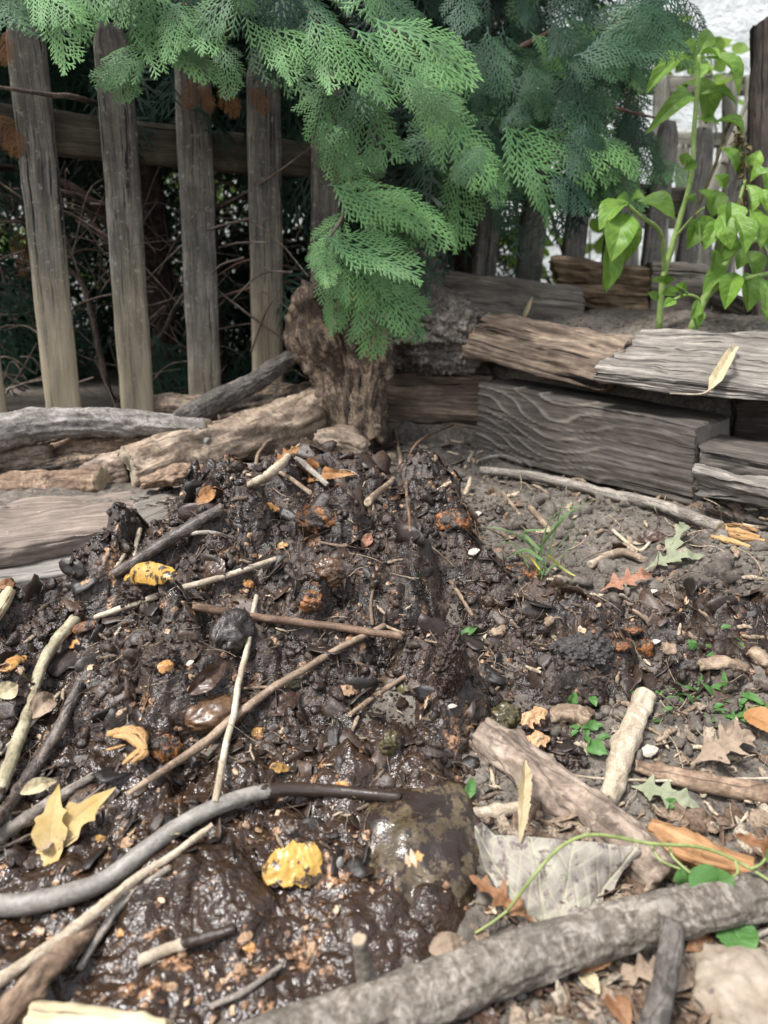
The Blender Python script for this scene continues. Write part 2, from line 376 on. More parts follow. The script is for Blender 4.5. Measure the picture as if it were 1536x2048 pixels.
def muck():
    b = NB('wet_compost'); p = b.n('TexCoord').outputs['Object']; tone = b.attr('tone', 'Fac'); slick = b.attr('slick', 'Fac')
    n1 = b.noise(p, 28, 6, .65); n2 = b.noise(p, 210, 5, .65); n3 = b.noise(p, 620, 3, .6)
    c = b.ramp(b.math('ADD', b.math('MULTIPLY', n1, .55), b.math('MULTIPLY', n2, .45)), [(.36, (.005, .0032, .0023)), (.47, (.019, .0115, .0078)), (.61, (.064, .040, .027))])
    c = b.mix(b.math('MULTIPLY', slick, .75), c, b.mix(n2, (.014, .008, .005), (.050, .027, .015)))
    vo = b.n('TexVoronoi', {'Vector': p, 'Scale': 230.0}); sep = b.n('SeparateColor', {0: vo.outputs['Color']}).outputs[0]
    fl = b.math('MULTIPLY', b.ramp(sep, [(.90, 0.0), (.92, 1.0)]), b.ramp(b.noise(p, 35, 3), [(.48, 0.0), (.62, 1.0)]))
    fl = b.math('MULTIPLY', fl, b.ramp(vo.outputs['Distance'], [(.25, 1.0), (.5, 0.0)]))
    c = b.mix(b.math('MULTIPLY', fl, .8), c, b.mix(n3, (.16, .07, .03), (.42, .25, .12)))
    dry = b.ramp(b.math('ADD', b.attr('dry', 'Fac'), b.math('MULTIPLY', b.math('SUBTRACT', n1, .5), .9)), [(.35, 0.0), (.7, 1.0)])
    c = b.mix(b.math('MULTIPLY', dry, .8), c, b.mix(n2, (.025, .019, .014), (.13, .10, .075)))
    peel = b.mix(n2, (.16, .07, .03), (.46, .27, .15))
    c = b.mix(b.math('MULTIPLY', tone, b.ramp(n2, [(.42, .0), (.56, 1.0)])), c, peel)
    r = b.ramp(b.math('ADD', b.math('MULTIPLY', b.noise(p, 14, 3), .6), b.math('MULTIPLY', b.noise(p, 70, 3), .4)), [(.40, .17), (.50, .34), (.61, .68)])
    r = b.mix(b.math('MULTIPLY', slick, .8), r, (.16, .16, .16)); r = b.mix(dry, r, (.85, .85, .85))
    h = b.math('ADD', b.math('MULTIPLY', b.noise(p, 120, 2, .5, .6), 1.0), b.math('ADD', b.math('MULTIPLY', b.noise(p, 420, 2, .5), .30), b.math('MULTIPLY', n3, b.math('MULTIPLY', b.math('SUBTRACT', 1.0, slick), .30))))
    return b.surf(c, r, b.bump(h, .7, .0045), .5)
def earth():
    b = NB('dry_soil'); p = b.n('TexCoord').outputs['Object']
    n1 = b.noise(p, 9, 6, .65); n2 = b.noise(p, 120, 5, .7); n3 = b.noise(p, 500, 3, .7)
    c = b.ramp(b.math('ADD', b.math('MULTIPLY', n1, .5), b.math('MULTIPLY', n2, .5)), [(.36, (.040, .033, .027)), (.5, (.112, .096, .080)), (.64, (.215, .188, .158))])
    vo = b.n('TexVoronoi', {'Vector': p, 'Scale': 150.0}); sep = b.n('SeparateColor', {0: vo.outputs['Color']}).outputs[0]
    c = b.mix(b.math('MULTIPLY', b.ramp(sep, [(.86, 0.0), (.88, .8)]), b.ramp(vo.outputs['Distance'], [(.2, 1.0), (.5, 0.0)])), c, b.mix(n3, (.10, .07, .045), (.33, .27, .20)))
    h = b.math('ADD', n2, b.math('MULTIPLY', n3, .6))
    return b.surf(c, .92, b.bump(h, .7, .004), .2)
def plain(name, a, c2, scale=60, rough=.7, bump=.4, bd=.002, spec=.4, trans=None, coat=0.0, tone=None, stops=(.38, .62), co='obj', spots=None, detail=5):
    b = NB(name); p = b.attr('gco') if co == 'gco' else b.n('TexCoord').outputs['Object']
    n1 = b.noise(p, scale, detail, .65); n2 = b.noise(p, scale * 6, 3, .6)
    c = b.ramp(b.math('ADD', b.math('MULTIPLY', n1, .7), b.math('MULTIPLY', n2, .3)), [(stops[0], a), (stops[1], c2)])
    if tone: c = b.mix(b.attr('tone', 'Fac'), c, tone)
    if spots: c = b.mix(b.ramp(b.noise(p, spots[1], 5, .7), [(spots[2], 0.0), (spots[2] + .05, spots[3] if len(spots) > 3 else 1.0)]), c, spots[0])
    t = None
    if trans: t = (c if trans[0] is None else trans[0], trans[1])
    return b.surf(c, rough, b.bump(b.math('ADD', n1, b.math('MULTIPLY', n2, .5)), bump, bd), spec, coat, t)
def scrap(name, c1, c2, c3, rough=.5, spec=.5, trans=None):
    """small bits whose own colour differs piece by piece (attribute tone)"""
    b = NB(name); p = b.n('TexCoord').outputs['Object']
    c = b.ramp(b.attr('tone', 'Fac'), [(.0, c1), (.5, c2), (1.0, c3)])
    n = b.noise(p, 260, 4, .7)
    c = b.mix(b.ramp(n, [(.40, .65), (.55, 0.0)]), c, tuple(x * .3 for x in c1))
    return b.surf(c, rough, b.bump(n, .5, .0015), spec, 0, (c, trans) if trans else None)
def leafmat(name, base, tip, vein, blot=None, rough=.55, trans=.25, spec=.4, vstr=.6, coat=0.0, bs=70, green=None, nv=9.0):
    """leaf: gco = (along, across -1..1, half-width); side veins drawn by the leaf's own coordinates"""
    b = NB(name); g = b.attr('gco'); x, y, z = [b.n('SeparateXYZ', {0: g}).outputs[i] for i in range(3)]
    p = b.n('TexCoord').outputs['Object']
    n1 = b.noise(p, bs, 5, .65); n2 = b.noise(p, 420, 3, .6)
    c = b.mix(b.ramp(n1, [(.35, 0.0), (.65, 1.0)]), base, tip)
    if blot: c = b.mix(b.ramp(b.noise(p, bs * 2.2, 5, .7), [(blot[1], 0.0), (blot[1] + .08, 1.0)]), c, blot[0])
    ay = b.math('ABSOLUTE', y)
    mid = b.ramp(ay, [(.0, 1.0), (.05, 0.0)])
    ph = b.math('SUBTRACT', b.math('MULTIPLY', x, nv), b.math('MULTIPLY', ay, 2.2))
    sv = b.ramp(b.math('ABSOLUTE', b.math('SUBTRACT', b.math('FRACT', ph), .5)), [(.0, 1.0), (.10, 0.0)])
    v = b.math('MAXIMUM', b.math('MAXIMUM', mid, b.math('MULTIPLY', sv, .6)), b.attr('ridge', 'Fac')) if nv > -1 else b.attr('ridge', 'Fac')
    c = b.mix(b.math('MULTIPLY', v, vstr), c, vein)
    if green: c = b.mix(b.ramp(b.math('ADD', x, b.math('MULTIPLY', n1, .5)), [(green[1], 1.0), (green[1] + .3, 0.0)]), c, green[0])
    h = b.math('ADD', b.math('MULTIPLY', n2, .25), b.math('SUBTRACT', b.math('MULTIPLY', b.noise(p, 150, 3), .5), b.math('MULTIPLY', v, .5)))
    return b.surf(c, rough, b.bump(h, .5, .0015), spec, coat, (c, trans) if trans else None)
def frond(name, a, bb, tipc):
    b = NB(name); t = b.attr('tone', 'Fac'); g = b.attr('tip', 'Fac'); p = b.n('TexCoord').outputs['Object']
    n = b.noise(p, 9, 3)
    c = b.mix(t, a, bb); c = b.mix(b.math('MULTIPLY', g, b.math('ADD', .10, b.math('MULTIPLY', t, .65))), c, tipc)  # tone runs from shaded to lit green, low tone keeps tips dark
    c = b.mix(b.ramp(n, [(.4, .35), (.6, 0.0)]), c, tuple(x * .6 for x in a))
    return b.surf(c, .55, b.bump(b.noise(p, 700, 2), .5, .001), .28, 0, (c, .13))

M = {}
M['muck'] = muck(); M['earth'] = earth()
M['picket'] = wood('weathered_picket', (.050, .046, .040), (.155, .142, .120), (.30, .275, .23), 170, 5, .7, .85, .6, spots=((.25, .235, .19), 90, .58), fade=(.45, .95, (.46, .38, .255)))
M['rail'] = wood('weathered_rail', (.030, .026, .018), (.080, .068, .048), (.17, .145, .105), 150, 4, .6)
M['timber_grey'] = wood('grey_timber', (.030, .025, .020), (.080, .067, .056), (.165, .142, .12), 150, 3, .5, .85, .4, ends=(.20, .175, .15))
M['timber_pale'] = wood('silvered_timber', (.035, .030, .025), (.19, .168, .145), (.42, .375, .315), 210, 4, .8, .8, .5, ends=(.10, .085, .07))
M['timber_brown'] = wood('split_brown_timber', (.035, .024, .017), (.14, .102, .075), (.36, .275, .195), 90, 6, .9, .85, .5, ends=(.24, .15, .09))
M['timber_dim'] = wood('dim_timber', (.05, .043, .036), (.16, .14, .118), (.29, .26, .22), 110, 4, .7, .88, .4, ends=(.14, .12, .1))
M['timber_rot'] = wood('rotten_timber', (.04, .03, .022), (.20, .14, .09), (.46, .34, .21), 90, 7, .9, .9, .6, ends=(.35, .24, .13))
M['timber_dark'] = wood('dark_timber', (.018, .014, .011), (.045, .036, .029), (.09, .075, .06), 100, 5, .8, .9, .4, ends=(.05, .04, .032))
M['plank'] = wood('worn_plank', (.075, .056, .044), (.20, .157, .128), (.33, .27, .225), 60, 3, .7, .85, .5, spots=((.40, .35, .29), 60, .64), ends=(.2, .15, .11))
M['plank_pale'] = wood('pale_plank', (.10, .088, .077), (.21, .19, .168), (.32, .295, .265), 90, 4, .6, .85, .3, ends=(.2, .18, .15))
M['bark_red'] = bark('reddish_bark', (.045, .028, .018), (.19, .125, .084), (.38, .275, .19), 45, .3, .9, .85)
M['log_bark'] = bark('log_bark', (.055, .04, .03), (.20, .15, .115), (.36, .285, .22), 40, .3, .9, .85, ends=(.32, .25, .17))
M['log_tan'] = bark('tan_log', (.065, .045, .031), (.25, .185, .132), (.45, .355, .265), 40, .22, .8, .85, ends=(.40, .33, .24))
M['log_char'] = bark('dark_log', (.015, .012, .01), (.06, .046, .036), (.28, .20, .13), 45, .25, .9, .85)
M['branch_grey'] = bark('grey_branch', (.075, .064, .054), (.20, .18, .16), (.33, .305, .28), 55, .5, .7, .8, spots=((.42, .41, .40), 45, .68))
M['branch_dark'] = bark('dark_branch', (.03, .026, .022), (.085, .073, .063), (.17, .15, .13), 60, .45, .7)
M['branch_front'] = bark('foreground_branch', (.050, .040, .031), (.16, .135, .108), (.33, .295, .25), 75, 1.8, 1.0, .8, spots=((.66, .67, .66), 30, .70), ends=(.4, .32, .22), crust=.16)
M['stick_smooth'] = bark('smooth_grey_stick', (.095, .083, .070), (.19, .172, .148), (.27, .248, .215), 90, .4, .25, .55, spec=.5, crust=.1)
M['stick_pale'] = bark('pale_stick', (.20, .15, .10), (.40, .325, .235), (.58, .50, .39), 110, .2, .5, .75, crust=.2, ends=(.5, .42, .3))
M['stick_tan'] = bark('tan_stick', (.09, .06, .04), (.22, .155, .105), (.37, .28, .20), 110, .25, .5, .7, crust=.3)
M['stick_brown'] = bark('brown_stick', (.05, .03, .02), (.145, .088, .056), (.25, .165, .11), 120, .25, .5, .6, crust=.3)
M['stick_dark'] = bark('dark_wet_stick', (.018, .013, .010), (.065, .048, .038), (.20, .155, .12), 90, .3, .8, .45, crust=.5, spec=.5)
M['stick_grey'] = bark('grey_dead_stick', (.08, .065, .052), (.21, .18, .15), (.37, .33, .28), 110, .15, .8, .85, crust=.5)
M['stick_green'] = bark('greenish_stick', (.12, .10, .06), (.30, .26, .165), (.46, .41, .29), 80, .3, .4, .7, crust=.2)
M['tree_bark'] = bark('conifer_bark', (.022, .013, .010), (.075, .045, .034), (.15, .10, .075), 40, .14, .9, .9, ends=(.3, .2, .12))
M['twig'] = bark('dead_twig', (.04, .028, .021), (.12, .09, .07), (.24, .19, .15), 120, .3, .5, .8)
M['twig_red'] = bark('reddish_twig', (.07, .035, .026), (.17, .09, .07), (.27, .17, .14), 120, .3, .4, .7)
M['stump'] = bark('stump_wood', (.020, .014, .010), (.085, .060, .044), (.30, .22, .145), 60, .16, 1.0, .9, crust=.3, ends=(.13, .10, .075))
M['burl'] = bark('crumbly_root', (.05, .042, .035), (.155, .132, .112), (.29, .255, .215), 150, .8, 1.0, .95, ends=(.13, .11, .09))
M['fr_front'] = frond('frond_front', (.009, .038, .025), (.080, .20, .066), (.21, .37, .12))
M['fr_shaded'] = frond('frond_shaded', (.010, .030, .018), (.022, .058, .034), (.035, .08, .042))  # darker copy of the frond greens, inner crown shade in the colour
M['fr_dead'] = frond('frond_dead', (.12, .05, .018), (.22, .10, .035), (.30, .16, .06))
# ---------------------------------------------------------------- leaf and frond builders
def frame(X, up):
    X = np.asarray(X, float); X = X / np.linalg.norm(X); Z = np.asarray(up, float); Z = Z - X * (Z @ X); Z /= np.linalg.norm(Z)
    return X, np.cross(Z, X), Z
def ovate(t): return np.sin(np.pi * np.clip(t, 0, 1) ** .78) ** .85
def oakish(t):
    u = 3.1 * t + .1; tri = 1 - np.abs(2 * (u - np.floor(u)) - 1)
    return (.12 + .88 * np.sin(np.pi * t ** .75)) * (.26 + .74 * tri ** 1.25) * (1 - .97 * sst(.93, 1, t)) + .02
def oak(seed, k=3):
    r = np.random.default_rng(int(seed) + 50); P = [(0, .04), (.10, .10)]; t = .16
    for i in range(k):
        top = min(1.0, .55 + .5 * math.sin(math.pi * min(1, (i + .8) / k))) * r.uniform(.75, 1.1); P += [(t + .02, .20 + .1 * r.random()), (t + .085 * r.uniform(.9, 1.3), top * .82), (t + .115, top), (t + .14, top * .75), (t + .155, .24 + .14 * r.random())]; t += .72 / k * r.uniform(.92, 1.08)
    P += [(.93, .20), (1, .02)]; P = sorted(P); A_ = np.array(P)
    T_ = np.linspace(0, 1, 240); W_ = np.interp(T_, A_[:, 0], A_[:, 1]); W_[4:-4] = np.convolve(W_, np.hanning(13) / np.hanning(13).sum(), 'same')[4:-4]
    return lambda t: np.interp(t, T_, W_)
def pts_outline(P):
    P = np.array(P, float); return lambda t: np.interp(t, P[:, 0], P[:, 1])
def leaf(base, tip, up, Wd, out=ovate, out2=None, fold=.15, curl=.08, cup=0.0, ruffle=.03, slant=0.0, nl=36, nw=17, seed=0, twist=0.0, jag=0.0, thick=0.0, quilt=0.0):
    base = np.asarray(base, float); tip = np.asarray(tip, float); L = np.linalg.norm(tip - base); X, Y, Z = frame(tip - base, up)
    t = np.linspace(0, 1, nl)[:, None]; s = np.linspace(-1, 1, nw)[None]
    w1 = out(t); w2 = (out2 or out)(t); w = np.where(s < 0, w1, w2) * Wd / 2
    if jag: w = w * (1 + jag * pn(P3(t * 22 + np.sign(s) * 3 + seed, t * 0 + .3)))
    x = t * L + slant * np.abs(s) * w; y = s * w
    z = fold * np.abs(y) + curl * L * np.sin(np.pi * t) * 1.0 - cup * y * y / Wd + ruffle * L * fbm(P3(x / L * 3 + seed, y / L * 3, seed), 3) + twist * y * (t - .5) + quilt * L * np.abs(np.sin(np.pi * (7 * t - 2.2 * np.abs(s)))) * np.abs(s) * (1.2 - np.abs(s))
    V = base + x[..., None] * X + y[..., None] * Y + z[..., None] * Z
    i = np.arange(nl - 1)[:, None]; j = np.arange(nw - 1)[None]
    F = np.stack([i * nw + j, i * nw + j + 1, (i + 1) * nw + j + 1, (i + 1) * nw + j], -1).reshape(-1, 4)
    g = np.stack(np.broadcast_arrays(t, s, w), -1).reshape(-1, 3)
    V = V.reshape(-1, 3); F = F[:, ::-1]
    return V, F, {'gco': g}
def spray(seed, L=.20, hero=True, spread=1.0):
    r = np.random.default_rng(seed); Vs, Fs, tips = [], [], []; n = 0
    step = .0050 if hero else .013
    def ribbon(p, a, l, wd, bend, t0):
        nonlocal n
        k = max(3 if hero else 2, int(math.ceil(l / step)) + 1); u = np.linspace(0, 1, k)
        ang = a + bend * u; dx = np.sin(ang); dy = np.cos(ang); ds = l / (k - 1)
        x = p[0] + np.r_[0, np.cumsum(dx[:-1])] * ds; y = p[1] + np.r_[0, np.cumsum(dy[:-1])] * ds
        w = wd * (1 - .45 * u ** 3) * (1 + (.28 * (np.arange(k) % 2 * 2 - 1) if hero else 0)); w[-1] *= .35
        nx, ny = dy, -dx; z = .0012 * r.normal() * u
        m = k
        if hero:
            V = np.stack([np.stack([x - nx * w, y - ny * w, z], -1), np.stack([x, y, z + .0007], -1), np.stack([x + nx * w, y + ny * w, z], -1)], 1).reshape(-1, 3)
            i = np.arange(k - 1) * 3; F = np.concatenate([np.stack([i, i + 1, i + 4, i + 3], -1), np.stack([i + 1, i + 2, i + 5, i + 4], -1)]) + n; c = 3
        else:
            V = np.stack([np.stack([x - nx * w, y - ny * w, z], -1), np.stack([x + nx * w, y + ny * w, z], -1)], 1).reshape(-1, 3)
            i = np.arange(k - 1) * 2; F = np.stack([i, i + 1, i + 3, i + 2], -1) + n; c = 2
        Vs.append(V); Fs.append(F); tips.append(np.repeat(np.clip(t0 + .5 * u, 0, 1), c)); n += len(V)
        return x, y, ang
    ax, ay, aa = ribbon((0, 0), r.normal() * .08, L, .0020, r.normal() * .18, 0)
    ns = 19 if hero else 13
    for i in range(ns):
        t = .08 + .90 * i / (ns - 1); side = 1 if i % 2 else -1
        q = t * (len(ax) - 1); px = np.interp(q, np.arange(len(ax)), ax); py = np.interp(q, np.arange(len(ax)), ay)
        l = L * .60 * spread * min(1, (t / .16) ** .6) * (1 - t) ** .62 * r.uniform(.78, 1.12) + .012
        sx, sy, sa = ribbon((px, py), aa[0] + side * math.radians(r.uniform(38, 54) - 10 * t), l, .0021 if hero else .0020, -side * r.uniform(.10, .40), t * .4)
        d = .0066 if hero else .0125; k = int(l / d); s2 = 1
        for j in range(1, k):
            s2 = -s2; u = j / k; ql = u * (len(sx) - 1)
            l2 = (min(.0165, (l - j * d) * .55) * r.uniform(.85, 1.1) * min(1, .45 + u * 2.2) + .004) if hero else min(.040, (l - j * d) * .62) * r.uniform(.75, 1.1) + .005
            tx, ty, ta = ribbon((np.interp(ql, np.arange(len(sx)), sx), np.interp(ql, np.arange(len(sx)), sy)), np.interp(ql, np.arange(len(sx)), sa) + s2 * math.radians(r.uniform(38, 46)), l2, .0018 if hero else .0021, -s2 * .12, .25 + .35 * t)
            if False:
                for f in (.35, .6):
                    qq = f * (len(tx) - 1)
                    for s3 in (1, -1):
                        ribbon((np.interp(qq, np.arange(len(tx)), tx), np.interp(qq, np.arange(len(tx)), ty)), np.interp(qq, np.arange(len(tx)), ta) + s3 * .65, l2 * .36, .0019, -s3 * .1, .5)
    return np.concatenate(Vs), np.concatenate(Fs), np.concatenate(tips)
HERO = [spray(100 + i, .20, True, sp) for i, sp in enumerate((1.0, .85, 1.15, .95, 1.05))]
LOW = [spray(200 + i, .20, False, sp) for i, sp in enumerate((1.0, .9, 1.1, 1.0))]
def sprays(lst, bank):
    """lst of (base, direction, up, scale, tone, droop)"""
    Vs, Fs, to, ti = [], [], [], []; n = 0
    for k, (p, d, up, sc, tone, dr) in enumerate(lst):
        V, F, tp = bank[k % len(bank)]
        X, Yv, Z = frame(d, up); L = .2
        x, y, z = V[:, 0], V[:, 1], V[:, 2]
        z = z - dr * (y / L) ** 2 * L - .5 * x * x / L + .007 * np.sin(x * 30 + k) * (np.abs(x) / .05).clip(0, 1) + .004 * np.sin(y * 40 + k * 2)
        Vs.append((np.asarray(p)[None] + (y[:, None] * X + x[:, None] * Yv + z[:, None] * Z) * sc)); Fs.append(F + n); n += len(V)
        to.append(np.full(len(V), tone)); ti.append(tp)
    return np.concatenate(Vs), np.concatenate(Fs), {'tone': np.concatenate(to), 'tip': np.concatenate(ti)}

# ---------------------------------------------------------------- ground
def axis_pts(a, b, d, far):
    m = np.arange(a, b, d); s = [m[0]]; k = d
    while s[-1] > -far: k *= 1.35; s.append(s[-1] - k)
    e = [m[-1]]; k = d
    while e[-1] < far: k *= 1.35; e.append(e[-1] + k)
    return np.r_[s[:0:-1], m, e[1:]]
xs = axis_pts(-1.15, 1.15, .0045, 90); ys = axis_pts(.18, 1.75, .0045, 90)
gx, gy = np.meshgrid(xs, ys); gz = soil(gx, gy)
def grid_faces(nx, ny):
    i = np.arange(ny - 1)[:, None]; j = np.arange(nx - 1)[None]
    return np.stack([i * nx + j, i * nx + j + 1, (i + 1) * nx + j + 1, (i + 1) * nx + j], -1).reshape(-1, 4)
V = np.stack([gx, gy, gz], -1).reshape(-1, 3)
g = put('ground', (V, grid_faces(len(xs), len(ys)), {}), M['earth'], origin=(0, 0, 0)); tag(g, kind='structure')
# ---------------------------------------------------------------- the wet compost heap
xs = np.arange(-.86, 1.0, .0021); ys = np.arange(.22, 1.34, .0021)
gx, gy = np.meshgrid(xs, ys); hz = heap(gx, gy); sz = soil(gx, gy, True)
V = np.stack([gx, gy, hz], -1).reshape(-1, 3)
F = grid_faces(len(xs), len(ys)); up_ = (hz > sz - .004).ravel(); F = F[up_[F].any(1)]
f1, f2, c = worley(gx * 30 + .5 * pn(P3(gx * 60, gy * 60)), gy * 30 + .5 * pn(P3(gx * 60, gy * 60, 5)), 31)
zone = pn(P3(gx * 7, gy * 7, 3.3))
pe = ((c > .965 - .03 * zone) * sst(.48, .38, f1 + .20 * pn(P3(gx * 90, gy * 90, 8))))
f1, f2, c = worley(gx * 75 + .5 * pn(P3(gx * 160, gy * 160)), gy * 75, 32)
pe = np.maximum(pe, (c > .965 - .04 * zone) * sst(.46, .38, f1))
sl = sst(.74, .56, gy + .12 * pn(P3(gx * 4, gy * 4, 2)) + .25 * np.maximum(0, gx - .02))
dr = sst(.2, .6, gx + .2 * pn(P3(gx * 6, gy * 6, 4))) * .42 + .25 * sst(.05, .0, heap_mask(gx, gy))
used = np.unique(F); remap = np.full(len(V), -1); remap[used] = np.arange(len(used))
hp = put('compost', (V[used], remap[F], {'tone': pe.ravel()[used], 'slick': sl.ravel()[used], 'dry': dr.ravel()[used]}), M['muck'], origin=(0, 0, 0))
tag(hp, 'wet dark brown compost heaped and smeared across the soil', 'compost', kind='stuff')

# ---------------------------------------------------------------- fence
FA, FB = np.array([-.66, 1.45]), np.array([.126, .0625])
def fpt(i): return FA + FB * i
FD = np.array([*(FB / np.linalg.norm(FB)), 0.0]); FN = np.array([FD[1], -FD[0], 0.0])   # FN: towards the camera
fen = thing('picket_fence', 'weathered grey picket fence standing behind the log edging under the conifers', 'fence', (*fpt(0), .18))
def post_block(p, z0, z1, w, th, lean=0.0, **kw):
    c = np.zeros((2, 2, 2, 3))
    for u in (0, 1):
        for a in (0, 1):
            for b_ in (0, 1):
                c[u, a, b_] = np.array([p[0], p[1], z1 if u else z0]) + FD * ((a - .5) * w + lean * u) + FN * ((b_ - .5) * th)
    return block(c, **kw)
for i in range(-2, 14):
    p = fpt(i) + FN[:2] * .013 + np.array([random.uniform(-.004, .004), 0])
    zt = .955 + random.uniform(-.012, .012)
    V, F, A = post_block(p, .06, zt, random.uniform(.066, .072), .019, random.uniform(-.006, .006) + .012, nu=70, nc=7, k=.10, amp=.0016, grain=.0008, gf=160, cut=.0012, ends=.002)
    A['along'] = np.clip(1 - (V[:, 2] - .19) / .77, 0, 1) * (1.05, .98, .72, 1.1, 1.1)[i % 5] if i < 5 else np.clip(1 - (V[:, 2] - .19) / .77, 0, 1) * .35
    # pointed-round picket head
    top = sst(zt - .04, zt + .01, V[:, 2]); cc = np.array([p[0], p[1], 0]); lx = (V - cc) @ FD
    V = V - FD[None] * (lx * top * .45)[:, None]
    put('picket', (V, F, A), M['picket'], fen)
for z, n in ((.775, 'rail'),):
    a = fpt(-4); b_ = fpt(13.6); c = np.zeros((2, 2, 2, 3))
    for u, q in ((0, a), (1, b_)):
        for v_ in (0, 1):
            for w_ in (0, 1):
                c[u, v_, w_] = np.array([q[0], q[1], z - .038 + .076 * w_ + (.006 if u == 0 else -.006)]) - FN * (.006 + .038 * v_)
    put('rail', block(c, nu=160, nc=8, k=.12, amp=.0025, grain=.001, cut=.003), M['rail'], fen)

# ---------------------------------------------------------------- house wall and trellis beyond the fence
def wallmat():
    b = NB('white_roughcast'); p = b.n('TexCoord').outputs['Object']
    n1 = b.noise(p, 22, 5, .65); n2 = b.noise(p, 4, 3)
    vo = b.n('TexVoronoi', {'Vector': p, 'Scale': 24.0}).outputs['Distance']
    c = b.ramp(n2, [(.35, (.60, .63, .62)), (.6, (.72, .745, .735))])
    c = b.mix(b.ramp(n1, [(.30, .35), (.45, 0.0)]), c, (.48, .50, .45))
    return b.surf(c, .9, b.bump(b.math('ADD', b.noise(p, 60, 5, .65), b.math('MULTIPLY', vo, .35)), 1.0, .012), .2)
M['roughcast'] = wallmat()
house = thing('house', 'white roughcast house side behind the trellis and the fence', 'house', (1.0, 4.0, .1))
nx, nz = 300, 120
wx_, wz_ = np.meshgrid(np.linspace(-3.6, 4.6, nx), np.linspace(.1, 2.9, nz))
rel = .010 * fbm(P3(wx_ * 16, wz_ * 16), 4)
wv_ = np.stack([wx_, 4.0 - .12 * wx_ + rel, wz_], -1).reshape(-1, 3)
bk = wv_.reshape(nz, nx, 3)[[0, -1]][:, [0, -1]].reshape(-1, 3) + np.array([.03, .25, 0]); k0 = len(wv_)
Fb = np.array([[k0 + 1, k0, k0 + 2, k0 + 3], [(nz - 1) * nx, (nz - 1) * nx + nx - 1, k0 + 3, k0 + 2], [0, (nz - 1) * nx, k0 + 2, k0], [nx - 1, k0 + 1, k0 + 3, nz * nx - 1]])
put('wall', (np.vstack([wv_, bk]), np.vstack([grid_faces(nx, nz), Fb]), {}), M['roughcast'], house)
M['slat'] = wood('trellis_slat', (.11, .10, .075), (.25, .235, .19), (.38, .36, .30), 120, 5, .5)  # brightness of the lit slats is put into this paler wood
M['post'] = wood('old_post', (.03, .023, .02), (.11, .088, .076), (.20, .165, .145), 100, 4, .9, .9, cut=None) if False else wood('old_post', (.03, .023, .02), (.11, .088, .076), (.20, .165, .145), 100, 4, .9, .9)
tre = thing('trellis', 'pale weathered wooden trellis with crossed slats leaning before the white wall', 'trellis', atY(1380, 480, 2.75))
def bar(a, b_, w, th, mat, par, name='slat', depth=(0, 1, 0), **kw):
    a, b_ = np.asarray(a, float), np.asarray(b_, float); d = (b_ - a) / np.linalg.norm(b_ - a); dp = np.array(depth, float); dp -= d * (dp @ d); dp /= np.linalg.norm(dp); s = np.cross(d, dp)
    c = np.zeros((2, 2, 2, 3))
    for u, q in ((0, a), (1, b_)):
        for v_ in (0, 1):
            for w_ in (0, 1): c[u, v_, w_] = q + s * (v_ - .5) * w + dp * (w_ - .5) * th
    kk = dict(nu=40, nc=6, k=.1, amp=.0015, grain=.0008, cut=.002); kk.update(kw)
    return put(name, block(c, **kk), mat, par)
for (x0, y0, x1, y1, Y0, Y1, w) in [(1262, 130, 1262, 640, 2.8, 2.8, .055), (1322, 150, 1320, 640, 2.8, 2.8, .055), (1366, 290, 1362, 640, 2.8, 2.8, .05), (1412, 150, 1408, 640, 2.8, 2.8, .05), (1460, 150, 1455, 640, 2.8, 2.8, .05), (1505, 150, 1500, 640, 2.8, 2.8, .05)]:
    bar(atY(x0, y0, Y0), atY(x1, y1, Y1), w, .018, M['slat'], tre)
for (y0, w) in ((170, .06), (278, .05), (442, .05)):
    bar(atY(1225, y0, 2.825), atY(1640, y0 + 4, 2.825), w, .02, M['slat'], tre)
for (x0, y0, x1, y1, Y) in [(1548, 100, 1400, 440, 2.74), (1530, 170, 1452, 330, 2.70)]:
    bar(atY(x0, y0, Y), atY(x1, y1, Y), .038, .018, M['slat'], tre)
pst = bar(atY(1548, 40, 1.66), atY(1530, 640, 1.66), .075, .075, M['post'], None, 'fence_post', nu=120, nc=14, amp=.004, cut=.004, k=.25)
tag(pst, 'dark cracked wooden post rising at the right edge of the photo', 'post')

# ---------------------------------------------------------------- conifers: trunks, limbs, crowns
TR = []
for (px, Y, r, lab) in [(300, 2.02, .050, 'reddish trunked conifer behind the second and third pickets, dark and dense'), (418, 2.40, .034, 'slimmer conifer standing back between the third and fourth pickets'),
                        (690, 2.12, .04, 'conifer whose lit green fans hang over the stump'), (930, 2.22, .048, 'conifer spreading blue green fans over the back timbers on the right')]:
    p = atY(px, 640, Y); base = np.array([p[0], p[1], .12])
    t = thing('conifer', lab, 'tree', base, 'conifers along the fence'); TR.append((t, base))
    put('trunk', tube([base, base + [.01, .01, .5], base + [-.01, 0, 1.2], base + [.02, .03, 2.3]], [r * 1.25, r, r * .9, r * .6], 90, 22, .18, 1, .06), M['tree_bark'], t)
def nearest(p): return int(np.argmin([abs(p[0] - b_[0]) for _, b_ in TR]))
YB = np.array([(-300, 150), (-20, 160), (5, 60), (95, 45), (125, 95), (170, 160), (260, 200), (340, 150), (430, 110), (500, 210), (560, 220), (620, 260), (660, 330), (760, 400), (880, 440), (960, 400), (1060, 410), (1180, 400), (1260, 380), (1330, 310), (1380, 130), (1440, 60), (1600, 20)])
def yb(x): return np.interp(x, YB[:, 0], YB[:, 1])
def view_dir(px, py, ang, fwd):
    """down-hanging direction, ang = swing to the right (deg) as seen from the house side of the yard, fwd = towards the yard"""
    a = math.radians(ang); v = np.array([math.sin(a), -fwd, -math.cos(a)]); return v / np.linalg.norm(v)
